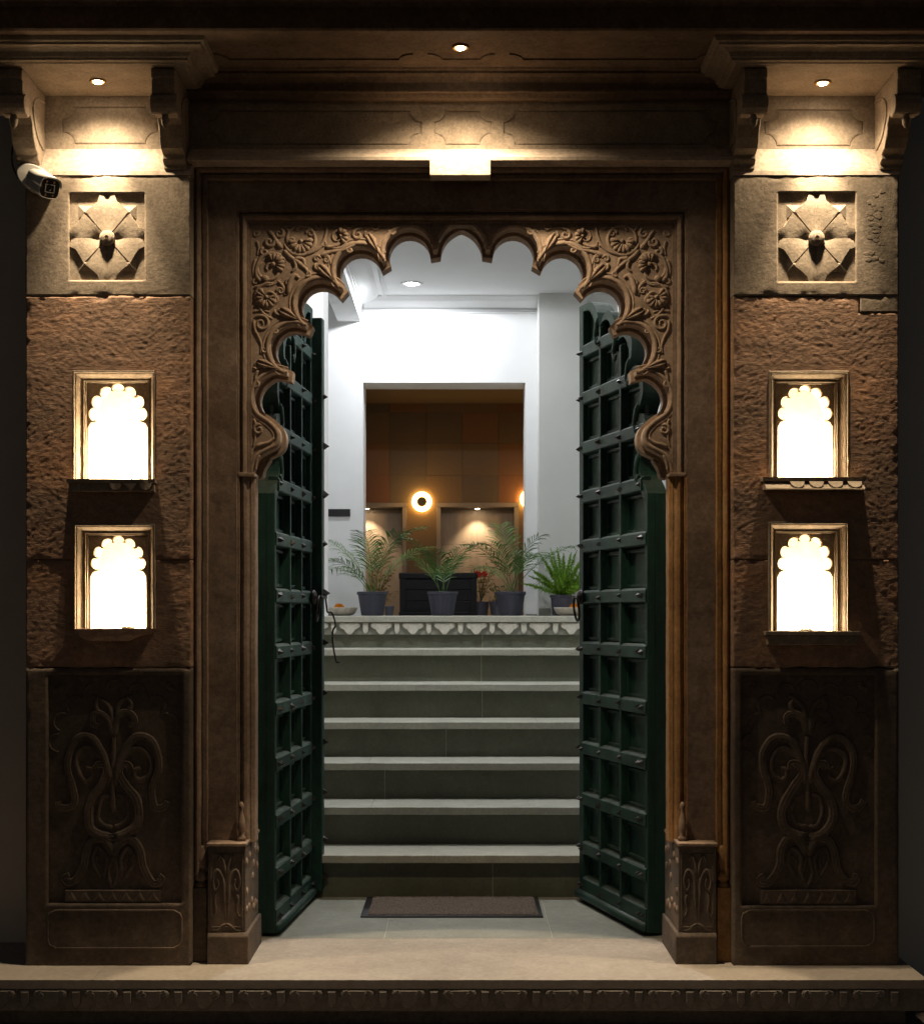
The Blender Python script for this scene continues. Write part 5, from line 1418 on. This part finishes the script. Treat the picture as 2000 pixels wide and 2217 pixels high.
bowl(1240, DPT-0.25, 40, 'fluted marble bowl of marigolds in front of the fern', 'orange marigold head floating in the bowl before the fern')
# black chest
dC = 14.0; x0, x1 = X(866, dC), X(1031, dC); zt2 = Z(1240, dC)
t_ = thing('wooden_chest', ((x0+x1)/2, dC+0.2, PZ), 'worn black painted wooden chest behind the middle palm', 'chest')
hh = zt2-PZ
zs3 = [PZ+0.03, PZ+0.03+(hh*0.78)/3, PZ+0.03+(hh*0.78)*2/3, PZ+0.03+hh*0.78]
for i in range(3): MB().box(x0, x1, dC, dC+0.42, zs3[i]+0.002, zs3[i+1]-0.002).rough(0.001, 9).build('plank', M['chest'], t_, bevel=0.004)
MB().box(x0-0.012, x1+0.012, dC-0.012, dC+0.43, zs3[3], zt2).build('lid', M['chest'], t_, bevel=0.01)
MB().box(x0-0.012, x1+0.012, dC-0.012, dC+0.43, PZ, PZ+0.031).build('base_board', M['chest'], t_, bevel=0.004)
for xx_ in (x0, x1-0.05): MB().box(xx_-0.004, xx_+0.054, dC-0.008, dC, zs3[0], zs3[3]).build('corner_post', M['chest'], t_, bevel=0.003)
# wall plaque
dS = 12.985
o = MB().box(X(710, dS), X(758, dS), dS, dS+0.014, Z(1118, dS), Z(1102, dS)).build('wall_plaque', M['black'], bevel=0.002)
tag(o, 'small black rectangular plaque on the white hall wall', 'sign')
# small dark pots
for (px_, d, lab) in ((843, 13.15, 'small dark pot tucked behind the tallest palm'), (1083, 13.2, 'small dark pot tucked behind the palm near the fern')):
    c = Vector((X(px_, d), d, PZ)); t_ = thing('small_pot', c, lab, 'pot'); pot(t_, c, 0.045, 0.036, 0.085)
# leafy shrubs in the inner room
def shrub(px_, d, zpx0, zpx1, wpx, n, mat_, seed, lab, flowers=0):
    k = d/F; c = Vector((X(px_, d), d, PZ)); rng = random.Random(seed)
    t_ = thing('leafy_shrub', c, lab, 'plant')
    MB().lathe([(0.07, 0), (0.09, 0.14), (0.085, 0.14), (0.001, 0.13)], c, 18).build('pot', M['pot'], t_)
    m_ = MB(); stems = MB(); zA_, zB_ = Z(zpx1, d), Z(zpx0, d)
    for i in range(14):
        tip = Vector((c.x+rng.uniform(-1, 1)*wpx*k, c.y+rng.uniform(-0.2, 0.2), rng.uniform(zA_, zB_)))
        pth = smooth_path([c+Vector((0, 0, 0.12)), c.lerp(tip, 0.5)+Vector((0, 0, 0.10)), tip], 5); stems.tube(pth, 0.003, 4)
        for q in range(n//14):
            p = pth[rng.randrange(3, len(pth))]+Vector((rng.gauss(0, 0.03), rng.gauss(0, 0.03), rng.gauss(0, 0.03)))
            v = Vector((rng.gauss(0, 1), rng.gauss(0, 1), rng.gauss(0, 0.6))).normalized()*rng.uniform(0.02, 0.045); s_ = v.cross(Vector((rng.random(), rng.random(), 1))).normalized()*0.010
            m_.add([p, p+v*0.5+s_, p+v, p+v*0.5-s_], [(0, 1, 2, 3)])
    stems.build('stems', M['stem'], t_); m_.build('leaves', mat_, t_, recalc=False)
    for i in range(flowers):
        p = Vector((c.x+rng.uniform(-0.8, 0.5)*wpx*k, c.y-0.1, rng.uniform(zB_-0.10, zB_+0.02))); fm = MB()
        for j in range(5):
            a = j*1.257; v = Vector((math.cos(a), -0.3, math.sin(a)))*0.028
            fm.ball(p+v*0.6, 0.016, 0.007, 0.016, 8, 5)
        fm.build('flower', M['red'], t_, smooth=True)
shrub(815, 14.9, 1195, 1290, 38, 320, M['yellow_leaf'], 2, 'yellow green shrub in the inner room behind the tallest palm')
shrub(1040, 14.9, 1225, 1270, 34, 160, M['yellow_leaf'], 6, 'shrub with red flowers in the inner room behind the chest', 4)
shrub(1078, 14.6, 1262, 1310, 18, 120, M['palm'], 9, 'low dark leafed shrub in the inner room beside the chest')
